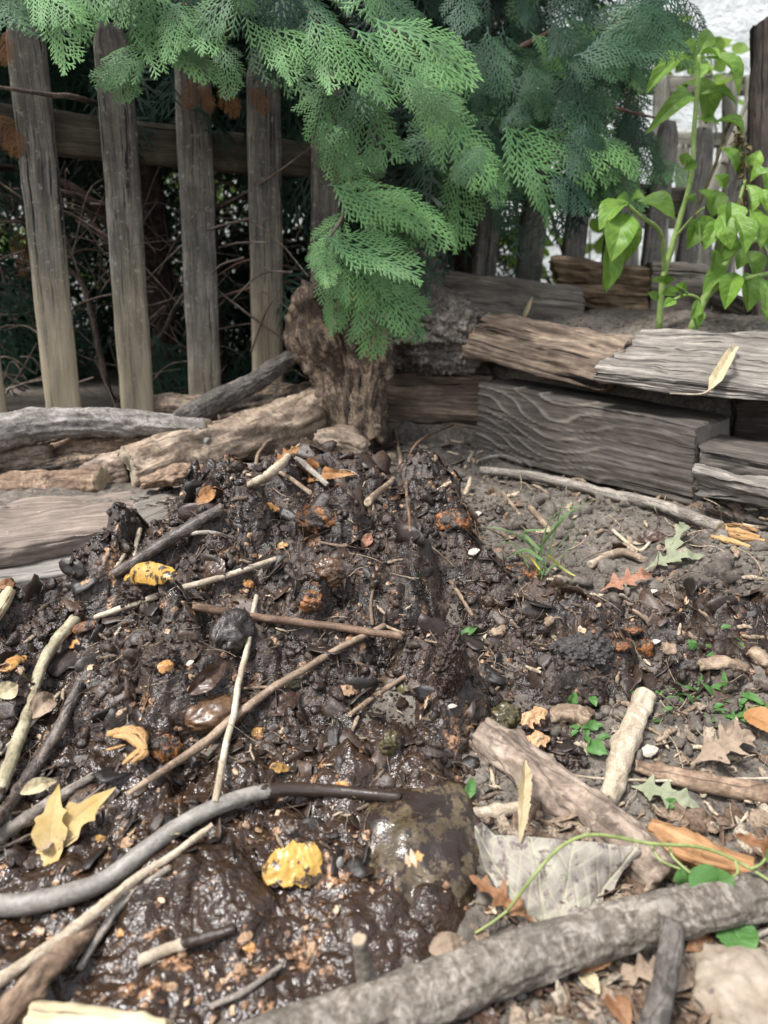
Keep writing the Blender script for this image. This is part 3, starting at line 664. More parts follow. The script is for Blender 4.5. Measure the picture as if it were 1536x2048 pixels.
crown_f = [[] for _ in TR]; crown_m = [[] for _ in TR]
cnt = 0
while cnt < 135:
    px = random.uniform(-200, 1420); py = random.uniform(-330, yb(px) - 40)
    Y = random.uniform(1.16, 1.52) if px < 760 else random.uniform(1.35, 1.85)
    ang = random.gauss(8 if px > 620 else 0, 38); sc = random.uniform(.42, .80); fwd = random.uniform(.1, .75)
    p = atY(px, py, Y); d = view_dir(px, py, ang, fwd); tip = p + d * .2 * sc
    tl = np.linalg.inv(CR) @ (tip - CO); tx, ty = 768 - tl[0] / tl[2] * FPX, 1024 + tl[1] / tl[2] * FPX
    if ty > yb(tx) + random.uniform(-20, 25): continue
    k = nearest(p); crown_f[k].append((p, d, (random.uniform(-.3, .3), -.9, .75), sc, (random.random() ** 1.6) * float(sst(1.65, 1.2, Y)), random.uniform(.05, .3))); cnt += 1  # tone drops with depth, painting shade on fans farther back
def toward(x0, y0, x1, y1, Y, dY=-.05, tone=.8, dr=.15, k=None, up=(0, -.8, .8)):
    a = atY(x0, y0, Y); b_ = atY(x1, y1, Y + dY); L = np.linalg.norm(b_ - a)
    crown_f[nearest(a) if k is None else k].append((a, (b_ - a) / L, up, L / .2, tone, dr))
for q in [(655, 372, 835, 415, 1.34), (668, 385, 850, 428, 1.36), (745, 365, 905, 470, 1.42), (640, 475, 850, 496, 1.27), (650, 465, 745, 590, 1.28), (628, 480, 660, 560, 1.27), (680, 500, 820, 640, 1.30),
          (700, 540, 770, 690, 1.33), (650, 520, 700, 640, 1.32), (745, 520, 830, 620, 1.34), (660, 270, 720, 400, 1.40), (640, 230, 700, 330, 1.38), (690, 420, 640, 520, 1.35), (740, 430, 830, 560, 1.38), (790, 600, 825, 672, 1.36),
          (640, 60, 790, 170, 1.2), (700, 60, 905, 135, 1.22), (740, 30, 960, 90, 1.24), (620, 30, 700, 150, 1.2), (480, 20, 620, 90, 1.2), (360, 5, 330, 95, 1.18), (250, 40, 400, 110, 1.2), (320, 95, 180, 130, 1.2), (240, 95, 255, 185, 1.22), (330, 0, 440, 80, 1.2), (90, -30, 165, 100, 1.15),
          (60, -40, 120, 30, 1.14), (520, 60, 610, 130, 1.2), (690, 150, 760, 300, 1.28), (800, 150, 930, 230, 1.3), (860, 200, 1000, 330, 1.45), (1000, 240, 1150, 380, 1.5), (1060, 250, 1240, 330, 1.55), (960, 280, 1000, 400, 1.5), (1110, 220, 1290, 310, 1.55), (1180, 330, 1300, 385, 1.6), (900, 330, 960, 470, 1.5),
          (1240, 20, 1440, 70, 1.8), (1120, 30, 1300, 120, 1.75), (1060, 60, 1160, 150, 1.7), (1260, 300, 1385, 345, 1.75)]:
    toward(*q, tone=random.uniform(.55, 1.0), dr=random.uniform(.08, .25))
for _ in range(80):      # fans over the back timbers, their shade painted by low tone
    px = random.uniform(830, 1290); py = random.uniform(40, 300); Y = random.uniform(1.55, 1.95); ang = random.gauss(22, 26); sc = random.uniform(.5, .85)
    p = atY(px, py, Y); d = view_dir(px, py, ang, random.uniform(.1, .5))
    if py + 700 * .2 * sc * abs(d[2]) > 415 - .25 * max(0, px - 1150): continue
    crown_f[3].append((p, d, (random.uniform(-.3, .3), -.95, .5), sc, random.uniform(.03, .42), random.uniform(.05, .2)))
for _ in range(34):
    px = random.uniform(960, 1400); py = random.uniform(-160, 60); Y = random.uniform(1.7, 2.1); p = atY(px, py, Y)
    crown_f[3].append((p, view_dir(px, py, random.gauss(20, 30), random.uniform(-.1, .4)), (random.uniform(-.3, .3), -.9, .6), random.uniform(.5, .75), random.uniform(0, .25), .15))  # high fans also get shade through low tone
# inner and back foliage behind the fence, shade put into darker greens
cnt = 0
while cnt < 900:
    px = random.uniform(-420, 1330); Y = random.uniform(1.6, 2.9); py = random.uniform(-500, 830)
    lim = 330 if px < 600 else 430
    if px > 960 and random.random() < (.80 if py < 330 else .93): continue
    if px > 1240: continue
    if py > lim and random.random() > (.13 if Y < 2.2 else .42): continue
    if py > 480 and px > 600: continue
    p = atY(px, py, Y); k = nearest(p)
    crown_m[k].append((p, view_dir(px, py, random.gauss(0, 50), random.uniform(-.6, .6)), (random.uniform(-.6, .6), random.uniform(-1, 1), .6), random.uniform(.8, 1.5), random.random(), .2)); cnt += 1
for _ in range(1150):      # the far side of the hedge
    p = np.array([random.uniform(-2.6, .30), random.uniform(2.45, 3.3), random.uniform(.15, 2.0)])
    crown_m[nearest(p)].append((p, view_dir(0, 0, random.gauss(0, 70), random.uniform(-.8, .8)), (random.uniform(-.6, .6), random.uniform(-1, 1), .6), random.uniform(1.6, 2.6), random.random(), .2))
for _ in range(520):      # unseen upper crown above the frame, filled in to shade what hangs below
    p = np.array([random.uniform(-1.7, .45), random.uniform(1.45, 3.0), random.uniform(1.45, 2.4)])
    if p[1] < 1.25 + (p[2] - 1.1) * .35: continue
    crown_m[nearest(p)].append((p, view_dir(0, 0, random.gauss(0, 60), random.uniform(-.2, 1)), (0, -.6, .8), random.uniform(1.2, 2.2), random.random(), .3))
GAPS = [(190, 775, 34), (190, 400, 20), (405, 370, 24), (455, 365, 20), (20, 840, 26), (340, 530, 12), (555, 440, 12), (190, 560, 12), (30, 470, 10), (330, 330, 10)]
for k, (t, b_) in enumerate(TR):
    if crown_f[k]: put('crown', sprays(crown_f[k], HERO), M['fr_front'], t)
    keep = []
    for e in crown_m[k]:
        m_ = e[0] + e[1] * .1 * e[3]; q = np.linalg.inv(CR) @ (m_ - CO); x_, y_ = 768 - q[0] / q[2] * FPX, 1024 + q[1] / q[2] * FPX
        if not any(math.hypot(x_ - a_, y_ - b2) < r_ + .05 * e[3] * FPX / -q[2] for a_, b2, r_ in GAPS): keep.append(e)
    put('inner_crown', sprays(keep, LOW), M['fr_shaded'], t)
# limbs reaching from the trunks, and dead inner branches
for (k, pts, r, m) in [(0, [(300, 120, 2.02), (180, 60, 1.6), (60, 20, 1.3)], .010, 'tree_bark'), (0, [(300, 250, 2.0), (170, 200, 1.5), (100, 190, 1.38), (-30, 170, 1.3)], .006, 'twig'), (1, [(418, 200, 2.4), (455, 60, 1.5), (480, -40, 1.2)], .009, 'tree_bark'),
                       (2, [(690, 100, 2.12), (640, 60, 1.5), (600, 20, 1.25)], .010, 'tree_bark'), (2, [(690, 250, 2.12), (700, 330, 1.55), (690, 420, 1.36), (660, 475, 1.30)], .006, 'twig'),
                       (3, [(930, 170, 2.22), (1000, 120, 1.8), (1110, 60, 1.7)], .012, 'tree_bark'), (3, [(930, 230, 2.2), (1060, 205, 1.65), (1190, 210, 1.62), (1330, 240, 1.7)], .005, 'twig_red'), (3, [(930, 200, 2.2), (880, 150, 1.6), (790, 60, 1.3)], .008, 'tree_bark'),
                       (2, [(690, 480, 2.1), (600, 555, 1.75), (520, 570, 1.62), (420, 600, 1.66)], .0055, 'twig_red'), (2, [(600, 540, 1.72), (500, 520, 1.62), (420, 560, 1.66)], .0035, 'twig_red'), (0, [(300, 700, 2.0), (330, 660, 1.9), (360, 600, 1.8), (430, 520, 1.7)], .008, 'twig'),
                       (0, [(300, 420, 2.0), (230, 500, 1.9), (160, 400, 1.8), (60, 380, 1.75)], .011, 'twig'), (0, [(300, 560, 2.0), (200, 420, 1.8), (90, 350, 1.8), (-40, 330, 1.7)], .014, 'tree_bark'), (1, [(418, 420, 2.4), (520, 380, 2.1), (640, 340, 1.9)], .009, 'twig'), (0, [(300, 620, 2.0), (230, 800, 1.8), (160, 560, 1.75), (40, 540, 1.7)], .009, 'twig'),
                       (1, [(418, 650, 2.4), (350, 560, 2.1), (280, 380, 1.9)], .007, 'twig'), (0, [(300, 300, 2.0), (400, 170, 1.7), (330, 60, 1.5)], .012, 'tree_bark')]:
    put('limb', tube([atY(*q) for q in pts], [r, r * .8, r * .4], 40, 9, .15, 1, .05, knots=2), M[m], TR[k][0])
dead = [[], []]
for i in range(300):
    px = random.uniform(-80, 640); py = random.uniform(300, 830); Y = random.uniform(1.56, 2.1); a = atY(px, py, Y); v = np.array([random.gauss(0, 1), random.gauss(0, .4), random.gauss(-.2, .6)]); v /= np.linalg.norm(v)
    l = random.uniform(.06, .26); r = random.uniform(.0010, .0032)
    dead[0 if px < 360 else 1].append(tube([a, a + v * l * .5 + [0, 0, random.uniform(-.03, .03)], a + v * l + [0, 0, random.uniform(-.07, .02)]], [r, r * .8, r * .4], 9, 5, .1, 1, 0, cap=False))
for k in (0, 1): put('dead_twigwork', merge(*dead[k]), M['twig'], TR[k][0])
for k, lst in ((0, [(20, 60, 5, 115, 1.32), (45, 460, 50, 540, 1.75), (-5, 220, 30, 290, 1.4)]), (1, [(390, 155, 375, 205, 1.5), (440, 165, 470, 215, 1.5), (500, 170, 530, 210, 1.5), (455, 0, 360, 15, 1.4), (400, 165, 420, 210, 1.55)])):
    for (x0, y0, x1, y1, Y) in lst:
        a, b_ = atY(x0, y0, Y), atY(x1, y1, Y); l = np.linalg.norm(b_ - a); put('dead_frond', sprays([(a, (b_ - a) / l, (0, -1, .4), l / .2 * 1.2, random.random(), .2)], HERO), M['fr_dead'], TR[k][0])
# broad-leaved shrub in the light beyond the fence
M['shrubleaf'] = leafmat('shrub_leaf', (.10, .19, .02), (.22, .33, .05), (.3, .42, .1), trans=.5, bs=20)
shr = thing('leafy_shrub', 'yellow green broad leaved shrub glowing beyond the fence before the white wall', 'shrub', (.9, 3.0, .1))
st_, lv_ = [], []
for (px, py, n, sx, sy) in [(1060, 90, 30, 60, 40), (1260, 70, 40, 110, 45), (1400, 110, 26, 60, 50), (1040, 470, 50, 60, 60), (1180, 460, 16, 40, 50), (1420, 180, 10, 30, 30), (1030, 210, 12, 30, 30)]:
    for i in range(n):
        p = atY(random.gauss(px, sx * .6), random.gauss(py, sy * .6), random.uniform(2.75, 3.3)); d = np.array([random.gauss(0, 1), random.gauss(0, .5), random.gauss(-.4, .6)]); d /= np.linalg.norm(d)
        lv_.append(leaf(p, p + d * random.uniform(.05, .10), (random.gauss(0, .5), -.6, .7), .055, nl=8, nw=5, seed=i, curl=-.1))
    st_.append(tube([np.array([.9 + .1 * random.random(), 3.0, .1]), atY(px, py + 200, 3.05), atY(px, py, 3.05)], [.012, .007, .003], 16, 6, .1))
shr2 = thing('leafy_shrub', 'low bright shrub glimpsed through gaps in the hedge behind the left pickets', 'shrub', (-1.3, 3.6, .1)); l2_ = []
for (px, py, r_) in GAPS:
    for i in range(int(26 + r_ * 1.2)):
        p = atY(random.gauss(px, 14 + r_ * .9), random.gauss(py, 14 + r_ * .9), random.uniform(3.45, 3.8)); d = np.array([random.gauss(0, 1), random.gauss(0, .5), random.gauss(-.3, .6)]); d /= np.linalg.norm(d)
        l2_.append(leaf(p, p + d * random.uniform(.05, .09), (random.gauss(0, .5), -.6, .7), .045, nl=8, nw=5, seed=i, curl=-.1))
put('foliage', merge(*l2_), M['shrubleaf'], shr2); put('stem', merge(*[tube([np.array([-1.3 + .3 * i, 3.65, .1]), np.array([-1.4 + .35 * i, 3.65, .5]), np.array([-1.5 + .4 * i, 3.6, 1.1])], [.012, .008, .003], 16, 6, .1) for i in range(4)]), M['twig'], shr2)
put('foliage', merge(*lv_), M['shrubleaf'], shr); put('stem', merge(*st_), M['twig'], shr)
# ---------------------------------------------------------------- timbers edging the raised bed
def tagput(name, geom, mat, label, cat, group=None, smooth=True): return tag(put(name, geom, mat, smooth=smooth), label, cat, group)
def cols(A, **k): A.update(k)
def wave_a(u, y, z):
    # ridged grain that sags at the left end of the beam
    s = (1 - sst(.0, .42, u)); z2 = z - .26 * np.exp(-((u - .02) / .20) ** 2) * (1 - .3 * z) + .16 * np.exp(-((u - .42) / .17) ** 2) - .10 * u
    n = .016 * pn(P3(u * 7, z * 3, 2)) + .006 * pn(P3(u * 40, z * 9, 3))
    ph = (z2 + n) * 6.8 + .8 * pn(P3(z * 4, u * 1.2, 8))
    r = np.abs(ph - np.floor(ph) - .5) * 2
    return np.maximum(0, 1 - r * 3.6) ** 1.2 * (.35 + .65 * sst(.75, .25, u)) * (.5 + .5 * np.clip(.5 + pn(P3(u * 6, z * 8, 5)), 0, 1)) * (y < -.2)
GT = 'timbers edging the raised bed'
tagput('timber', front_block(atY(957, 764, 1.45), atY(1392, 852, 1.15), atY(950, 905, 1.45), atY(1385, 1015, 1.15), (.11, .115, 0), nu=240, nc=46, k=.03, amp=.0022, grain=.0012, gf=200, wave=wave_a, ends=.002, cut=.001), M['timber_grey'],
       'squared dark grey timber with wavy raised grain, largest in the stack and facing the yard', 'timber', GT)
tagput('timber', front_block(atY(740, 742, 1.62), atY(985, 748, 1.53), atY(735, 880, 1.62), atY(985, 900, 1.53), (.02, .09, 0), nu=120, nc=24, k=.08, amp=.004, grain=.0015, cut=.002), M['timber_brown'],
       'smooth brownish timber lying between the stump and the wavy grained timber', 'timber', GT)
a, b_ = atY(905, 640, 1.50), atY(1215, 720, 1.30)
tagput('timber', front_block(atY(968, 628, 1.50), atY(1258, 680, 1.30), atY(918, 712, 1.49), atY(1205, 790, 1.29), (.055, .13, -.004), nu=150, nc=30, k=.16, amp=.010, fs=22, grain=.003, gf=120, cut=.006, ends=.012), M['timber_brown'],
       'split reddish brown log with crumbling ends resting on the wavy grained timber', 'timber', GT)
fl, fr = atY(1180, 742, 1.235), atY(1640, 800, 1.17)
c = [[[atY(1188, 768, 1.24), atY(1184, 738, 1.24)], [atY(1260, 745, 1.40), atY(1288, 652, 1.40)]], [[atY(1640, 822, 1.12), atY(1640, 790, 1.12)], [atY(1660, 740, 1.36), atY(1660, 660, 1.36)]]]
tagput('timber', block(c, nu=180, nc=34, k=.10, amp=.006, fs=26, grain=.0026, gf=170, cut=.004, ends=.004), M['timber_pale'], 'silvery weathered timber slab with streaked grain, a dry leaf lying on it', 'timber', GT)
tagput('timber', front_block(atY(1470, 792, 1.30), atY(1700, 800, 1.2), atY(1470, 925, 1.30), atY(1700, 930, 1.2), (.03, .10, 0), nu=80, nc=18, k=.1, amp=.006, cut=.004), M['timber_dark'], 'black timber under the silvery slab, right of the wavy timber', 'timber', GT)  # near black wood colour all over
tagput('timber', front_block(atY(868, 538, 1.75), atY(1168, 578, 1.68), atY(875, 650, 1.75), atY(1168, 660, 1.68), (.01, .075, .004), nu=130, nc=22, k=.10, amp=.004, grain=.003, gf=110, cut=.004), M['timber_dim'], 'dusty grey timber at the back of the bed, against the fence', 'timber', GT)
tagput('timber', front_block(atY(1100, 512, 1.82), atY(1300, 530, 1.74), atY(1130, 620, 1.82), atY(1300, 632, 1.74), (.03, .10, 0), nu=90, nc=22, k=.2, amp=.012, fs=24, grain=.004, gf=90, cut=.008, ends=.01), M['timber_rot'], 'rotten splintered timber with a tan broken face behind the basil', 'timber', GT)
tagput('timber', front_block(atY(1304, 520, 1.72), atY(1425, 528, 1.68), atY(1304, 640, 1.72), atY(1425, 648, 1.68), (.02, .10, 0), nu=70, nc=16, k=.12, amp=.005, grain=.003, gf=100, cut=.005), M['timber_dim'], 'short dark grey timber behind the basil stem', 'timber', GT)
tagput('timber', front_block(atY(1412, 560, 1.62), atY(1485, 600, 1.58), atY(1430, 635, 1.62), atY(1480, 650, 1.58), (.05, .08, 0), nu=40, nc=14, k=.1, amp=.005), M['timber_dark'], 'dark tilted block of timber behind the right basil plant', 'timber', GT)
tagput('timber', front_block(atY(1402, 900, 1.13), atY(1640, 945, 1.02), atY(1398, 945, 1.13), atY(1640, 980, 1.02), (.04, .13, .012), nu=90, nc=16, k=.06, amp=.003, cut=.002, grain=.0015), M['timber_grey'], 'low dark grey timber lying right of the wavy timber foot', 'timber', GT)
tagput('timber', front_block(atY(1382, 938, 1.06), atY(1640, 1000, .95), atY(1392, 992, 1.07), atY(1640, 1040, .96), (.03, .05, .002), nu=110, nc=22, k=.15, amp=.007, fs=30, grain=.004, gf=90, cut=.007, ends=.006), M['timber_pale'], 'pale fissured slab of old wood lowest on the right, below the low dark timber', 'timber', GT)
# ---------------------------------------------------------------- stump, burl
st = thing('tree_stump', 'rugged hollow tree stump with a leaning brown head under the hanging green fans', 'tree stump', atY(700, 850, 1.47))
def lob(th): return 1 + .13 * np.cos(2 * th + .6) + .09 * np.cos(3 * th + 2)
put('trunk', tube([atY(712, 900, 1.46), atY(700, 820, 1.47), atY(684, 740, 1.49), atY(662, 665, 1.50), atY(655, 610, 1.51), atY(652, 588, 1.52)], [.046, .044, .056, .066, .064, .050], 170, 110, .34, 1.7, .07, 1.2, shape=lob, groove=.17), M['stump'], st)
put('root', tube([atY(745, 650, 1.52), atY(748, 720, 1.49), atY(738, 790, 1.46), atY(735, 880, 1.44)], [.028, .034, .034, .042], 90, 60, .40, 1.4, .06, groove=.18), M['stump'], st)
tagput('root_burl', crumble(tube([atY(770, 690, 1.66), atY(860, 675, 1.62), atY(960, 690, 1.57)], [.062, .088, .07], 220, 200, .24, 2.0, .06, .6), .007, 70), M['burl'], 'crumbly grey root burl covered in dust, between the stump and the split log', 'root')
tagput('buttress_root', tube([atY(895, 650, 1.76), atY(860, 610, 1.78), atY(835, 560, 1.80), atY(815, 480, 1.84)], [.085, .06, .055, .05], 110, 80, .22, 1.0, .05, groove=.14), M['burl'], 'grey ridged root flaring up behind the dusty root burl', 'root')
# ---------------------------------------------------------------- logs and planks edging the heap on the left
GL = 'logs and planks along the fence'
def slab(P, z, th, name, mat, label, nu=110, nc=26, **kw):
    """flat plank: four top corners as seen (back left, back right, front left, front right)"""
    bl, br, f_l, f_r = [atZ(*q, z) for q in P]; d = np.array([0, 0, -th])
    kk = dict(k=.04, amp=.004, fs=24, grain=.0015, gf=90, cut=.002, ends=.006); kk.update(kw)
    tagput(name, block([[[f_l + d, f_l], [bl + d, bl]], [[f_r + d, f_r], [br + d, br]]], nu=nu, nc=nc, **kk), mat, label, 'plank', GL)
slab([(-120, 1005), (262, 985), (-140, 1120), (288, 1048)], .168, .035, 'plank', M['plank'], 'broad flat reddish grey plank with a ragged front edge, left of the heap', amp=.007)
slab([(262, 990), (560, 905), (285, 1060), (600, 950)], .172, .03, 'plank', M['timber_dim'], 'smooth grey plank running under the heap toward the stump')
slab([(-150, 1120), (230, 1075), (-160, 1195), (240, 1130)], .138, .03, 'plank', M['plank_pale'], 'pale grey plank peeking out beneath the broad flat plank')
slab([(620, 905), (720, 890), (640, 950), (760, 935)], .185, .02, 'plank', M['timber_dim'], 'small grey board end between the stump foot and the heap', nu=40, nc=14)
def log(pts, rad, mat, label, cat='log', name='log', nl=130, ns=60, bump=.14, fine=.06, grp=GL, **kw):
    kw.setdefault('groove', .10)
    return tagput(name, tube(pts, rad, nl, ns, bump, 1, fine, **kw), mat, label, cat, grp)
log([atY(-120, 985, 1.22), atY(60, 978, 1.21), atY(206, 968, 1.20)], [.030, .031, .030], M['bark_red'], 'short reddish log with a clean sawn end on the broad plank', jag=.1)
log([atY(262, 942, 1.24), atY(380, 905, 1.30), atY(480, 878, 1.37), atY(570, 850, 1.43), atY(650, 815, 1.50)], [.040, .044, .042, .048, .054], M['log_tan'], 'long lumpy tan log lying from the plank up to the stump', bump=.22, fine=.07, knots=4, nl=170, ns=56)
log([atY(440, 832, 1.50), atY(530, 815, 1.52), atY(625, 800, 1.53)], [.032, .038, .042], M['log_char'], 'dark charred log behind the lumpy tan log', bump=.2)
log([atY(252, 810, 1.53), atY(340, 812, 1.54), atY(470, 815, 1.54)], [.022, .025, .024], M['log_tan'], 'short log with an orange cut end behind the forked grey branch')
log([atY(40, 935, 1.33), atY(180, 905, 1.34), atY(330, 880, 1.36)], [.026, .034, .03], M['bark_red'], 'rough reddish bark slab under the grey branch', flat=1.2, bump=.25)
log([atY(185, 955, 1.27), atY(255, 935, 1.27)], [.032, .033], M['log_bark'], 'stubby brown log end between the reddish log and the tan log', nl=60, bump=.2)
log([atY(-150, 905, 1.20), atY(-40, 875, 1.23), atY(80, 850, 1.28), atY(200, 845, 1.31), atY(300, 848, 1.33), atY(412, 858, 1.33)], [.033, .032, .030, .026, .024, .019], M['branch_grey'], 'thick pale grey branch lying in front of the fence pickets at left', 'branch', 'branch', knots=3, fine=.04, jag=.6)
log([atY(330, 868, 1.33), atY(372, 838, 1.35), atY(430, 805, 1.38), atY(500, 768, 1.43), atY(588, 712, 1.50)], [.020, .024, .023, .020, .016], M['branch_dark'], 'dark rough branch leaning up from the grey branch to the stump', 'branch', 'branch', knots=4, fine=.05)
log([atY(60, 945, 1.26), atY(150, 930, 1.28), atY(200, 926, 1.28)], [.018, .022, .020], M['log_char'], 'dark cracked log in the gap between the reddish log and the grey branch', bump=.25)
log([atY(250, 900, 1.36), atY(330, 880, 1.38), atY(400, 872, 1.38)], [.022, .027, .022], M['log_bark'], 'brown split log tucked behind the lumpy tan log', bump=.25, flat=1.3)
log([atY(-60, 925, 1.27), atY(30, 915, 1.28), atY(100, 905, 1.29)], [.020, .024, .020], M['log_bark'], 'rough split log end at the far left under the grey branch', bump=.3, flat=1.3)
log([atY(285, 968, 1.15), atY(350, 950, 1.16), atY(420, 942, 1.17)], [.010, .016, .012], M['bark_red'], 'thin flat split piece lying on the smooth grey plank', bump=.3, flat=1.6)
log([atY(90, 880, 1.37), atY(190, 868, 1.38), atY(290, 872, 1.38)], [.016, .022, .016], M['log_char'], 'dark split piece wedged behind the grey branch', bump=.3, flat=1.4)
log([atY(382, 868, 1.30), atY(415, 886, 1.29)], [.011, .009], M['branch_grey'], 'broken grey branch stub under the end of the thick grey branch', 'branch', 'branch', nl=30, ns=16)
log([atY(385, 960, 1.18), atY(420, 938, 1.18), atY(520, 936, 1.18)], [.013, .010, .008], M['stick_grey'], 'crooked pale branch with a knobbed end on the tan log', 'branch', 'branch', nl=60, ns=16, knots=2)
log([atY(640, 880, 1.40), atY(690, 882, 1.38), atY(730, 900, 1.36)], [.024, .026, .018], M['log_tan'], 'crumbling orange rotted wood chunk at the foot of the stump', 'wood chunk', 'wood_chunk', nl=60, bump=.4, fine=.12)
tagput('stone', tube([atY(10, 895, 1.44), atY(120, 890, 1.46)], [.04, .045], 40, 24, .2, 1, .05, flat=1.4), M['plank_pale'], 'pale patch showing below the grey branch at the foot of the fence', 'stone')  # pale lump added to stand for an unidentified bright patch
# ---------------------------------------------------------------- helpers for things lying on the heap and the soil
def depth_of(p): return float(-(np.linalg.inv(CR) @ (np.asarray(p) - CO))[2])
def lay(P, lift, deg=2):
    """a path laid over the surface under it, stiff like wood"""
    P = np.array(P, float); S = np.vstack([P[0] + (P[1] - P[0]) * k for k in (0, .5)] + [P[i] if k == 0 else P[i] + (P[i + 1] - P[i]) * .5 for i in range(1, len(P) - 1) for k in (0, 1)] + [P[-1]])
    s = np.r_[0, np.cumsum(np.hypot(*np.diff(S, axis=0).T))]; s /= s[-1]
    t = np.array([depth_of(gnd(x, y, lift)) for x, y in S])
    f = np.polyval(np.polyfit(s, t, min(deg, len(S) - 1)), s); f -= max(0, np.quantile(f - t, .8))
    sp = np.r_[0, np.cumsum(np.hypot(*np.diff(P, axis=0).T))]; sp /= sp[-1]
    return np.array([CO + ray(*q) * np.interp(u, s, f) for q, u in zip(P, sp)])
def stick(P, w, mat, label, name='stick', cat='stick', group='sticks on the heap', nl=70, ns=12, lift=.7, parts=None, deg=2, **kw):
    mid = P[len(P) // 2]; d = depth_of(gnd(*mid)); r = np.atleast_1d(w) / 2 * d / FPX
    C = lay(P, float(r.mean()) * lift + .002, deg); C = spline(C, 26); _k = len(OFF) * 1.37; kn = np.sin(np.linspace(0, np.pi, 26))[:, None] * np.stack([fbm(P3(np.linspace(0, 4, 26) + _k, 3.3 + i), 3) for i in range(3)], -1); C = C + kn * min(1.9 * float(r.mean()), .016 * np.linalg.norm(C[-1] - C[0])) * np.array([1, 1, .5])
    kk = dict(bump=.12, fine=.04, knots=3); kk.update(kw)
    mud = kk.pop('mud', None); g = tube(C, r, nl, ns, kk.pop('bump'), 1, kk.pop('fine'), **kk)
    if group == 'sticks on the heap' or mud: u = (g[2]['gco'][:, 0] - g[2]['gco'][:, 0].min()) / np.ptp(g[2]['gco'][:, 0]); g[2]['mud'] = .12 + 0 * u if mud is None else mud(u)
    if not parts: return tagput(name, g, M[mat], label, cat, group)
    t = thing(name, label, cat, C[0], group); put('stem', g, M[mat], t)
    for Q, w2 in parts:
        D = lay(Q, .004, 1); put('twig', tube(D, np.atleast_1d(w2) / 2 * d / FPX, 24, 8, .1, 1, .03), M[mat], t)
    return t
def nrm(x, y, e=.012):
    return np.array([-(float(surf(x + e, y)) - float(surf(x - e, y))) / (2 * e), -(float(surf(x, y + e)) - float(surf(x, y - e))) / (2 * e), 1.0])
def shell(g, th=.002, nl=36, nw=17):
    V, F, A = g; n = vnormals(V, F); B = V - n * th; m = len(V); k = nl * nw
    e = np.r_[np.arange(nw), np.arange(1, nl) * nw + nw - 1, (nl - 1) * nw + np.arange(nw - 2, -1, -1), np.arange(nl - 2, 0, -1) * nw]
    R = np.stack([e, np.roll(e, -1), np.roll(e, -1) + m, e + m], -1)
    return np.vstack([V, B]), np.vstack([F, F[:, ::-1] + m, R]), {q: np.concatenate([a, a]) for q, a in A.items()}
def gleaf(b0, t0, W, mat, label, name='dry_leaf', cat='leaf', lift=.006, tl=None, up=None, stalk=None, group=None, smat='stick_tan', **kw):
    a = gnd(*b0, lift); b_ = gnd(*t0, lift if tl is None else tl); m = (a + b_) / 2
    n = nrm(m[0], m[1]); n = n / np.linalg.norm(n) + (np.array(up) if up is not None else 0)
    kw.setdefault('ruffle', .12); kw.setdefault('curl', .14); kw.setdefault('jag', .10); kw.setdefault('twist', .5)
    d = depth_of(m); g = leaf(a, b_, n, W * d / FPX, **kw)
    if stalk is None: return tagput(name, g, M[mat], label, cat, group)
    t = thing(name, label, cat, a, group); put('blade', g, M[mat], t)
    pts = [a] + [gnd(*q, lift + .004) for q in stalk]; put('stalk', tube(pts, [.0012, .0010], 16, 7, .05), M[smat], t); return t
def blob(c, r, ax=(1, 0, 0), up=(0, 0, 1), amp=.12, fs=2.2, nu=60, nv=36, fine=.03, crumb=None):
    _seed[0] += 1; sd = _seed[0] * 1.9
    X, Y, Z = frame(ax, up); th = np.linspace(0, 2 * np.pi, nu, endpoint=False)[None]; ph = np.linspace(.02, np.pi - .02, nv)[:, None]
    s = np.stack(np.broadcast_arrays(np.cos(ph), np.sin(ph) * np.cos(th), np.sin(ph) * np.sin(th)), -1)
    k = 1 + amp * 1.6 * fbm(s * fs + sd, 3) + fine * 2 * fbm(s * 9 + sd, 3)
    q = s * k[..., None] * np.asarray(r)
    V = np.asarray(c)[None, None] + q[..., :1] * X + q[..., 1:2] * Y + q[..., 2:] * Z
    F = ring_faces(nv, nu); V = V.reshape(-1, 3); n = vnormals(V, F)
    if (n * (V - V.mean(0))).sum() < 0: F = F[:, ::-1]
    return crumble((V, F, {'gco': q.reshape(-1, 3) + sd}), *crumb) if crumb else (V, F, {'gco': q.reshape(-1, 3) + sd})
def gblob(px, py, rw, rh, mat, label, name, cat, ang=0.0, depthr=1.0, sink=.3, group=None, tilt=0.0, **kw):
    """lump whose silhouette is about rw x rh pixels, its long axis turned by ang on the ground plan"""
    p = gnd(px, py); d = depth_of(p) / FPX; a = math.radians(ang); c = p + np.array([0, rh * d * .15, rh * d * (1 - sink) * .5])
    return tagput(name, blob(c, (rw * d, max(rw, rh) * d * depthr * .8, rh * d), (math.cos(a), math.sin(a), tilt), **kw), M[mat], label, cat, group)
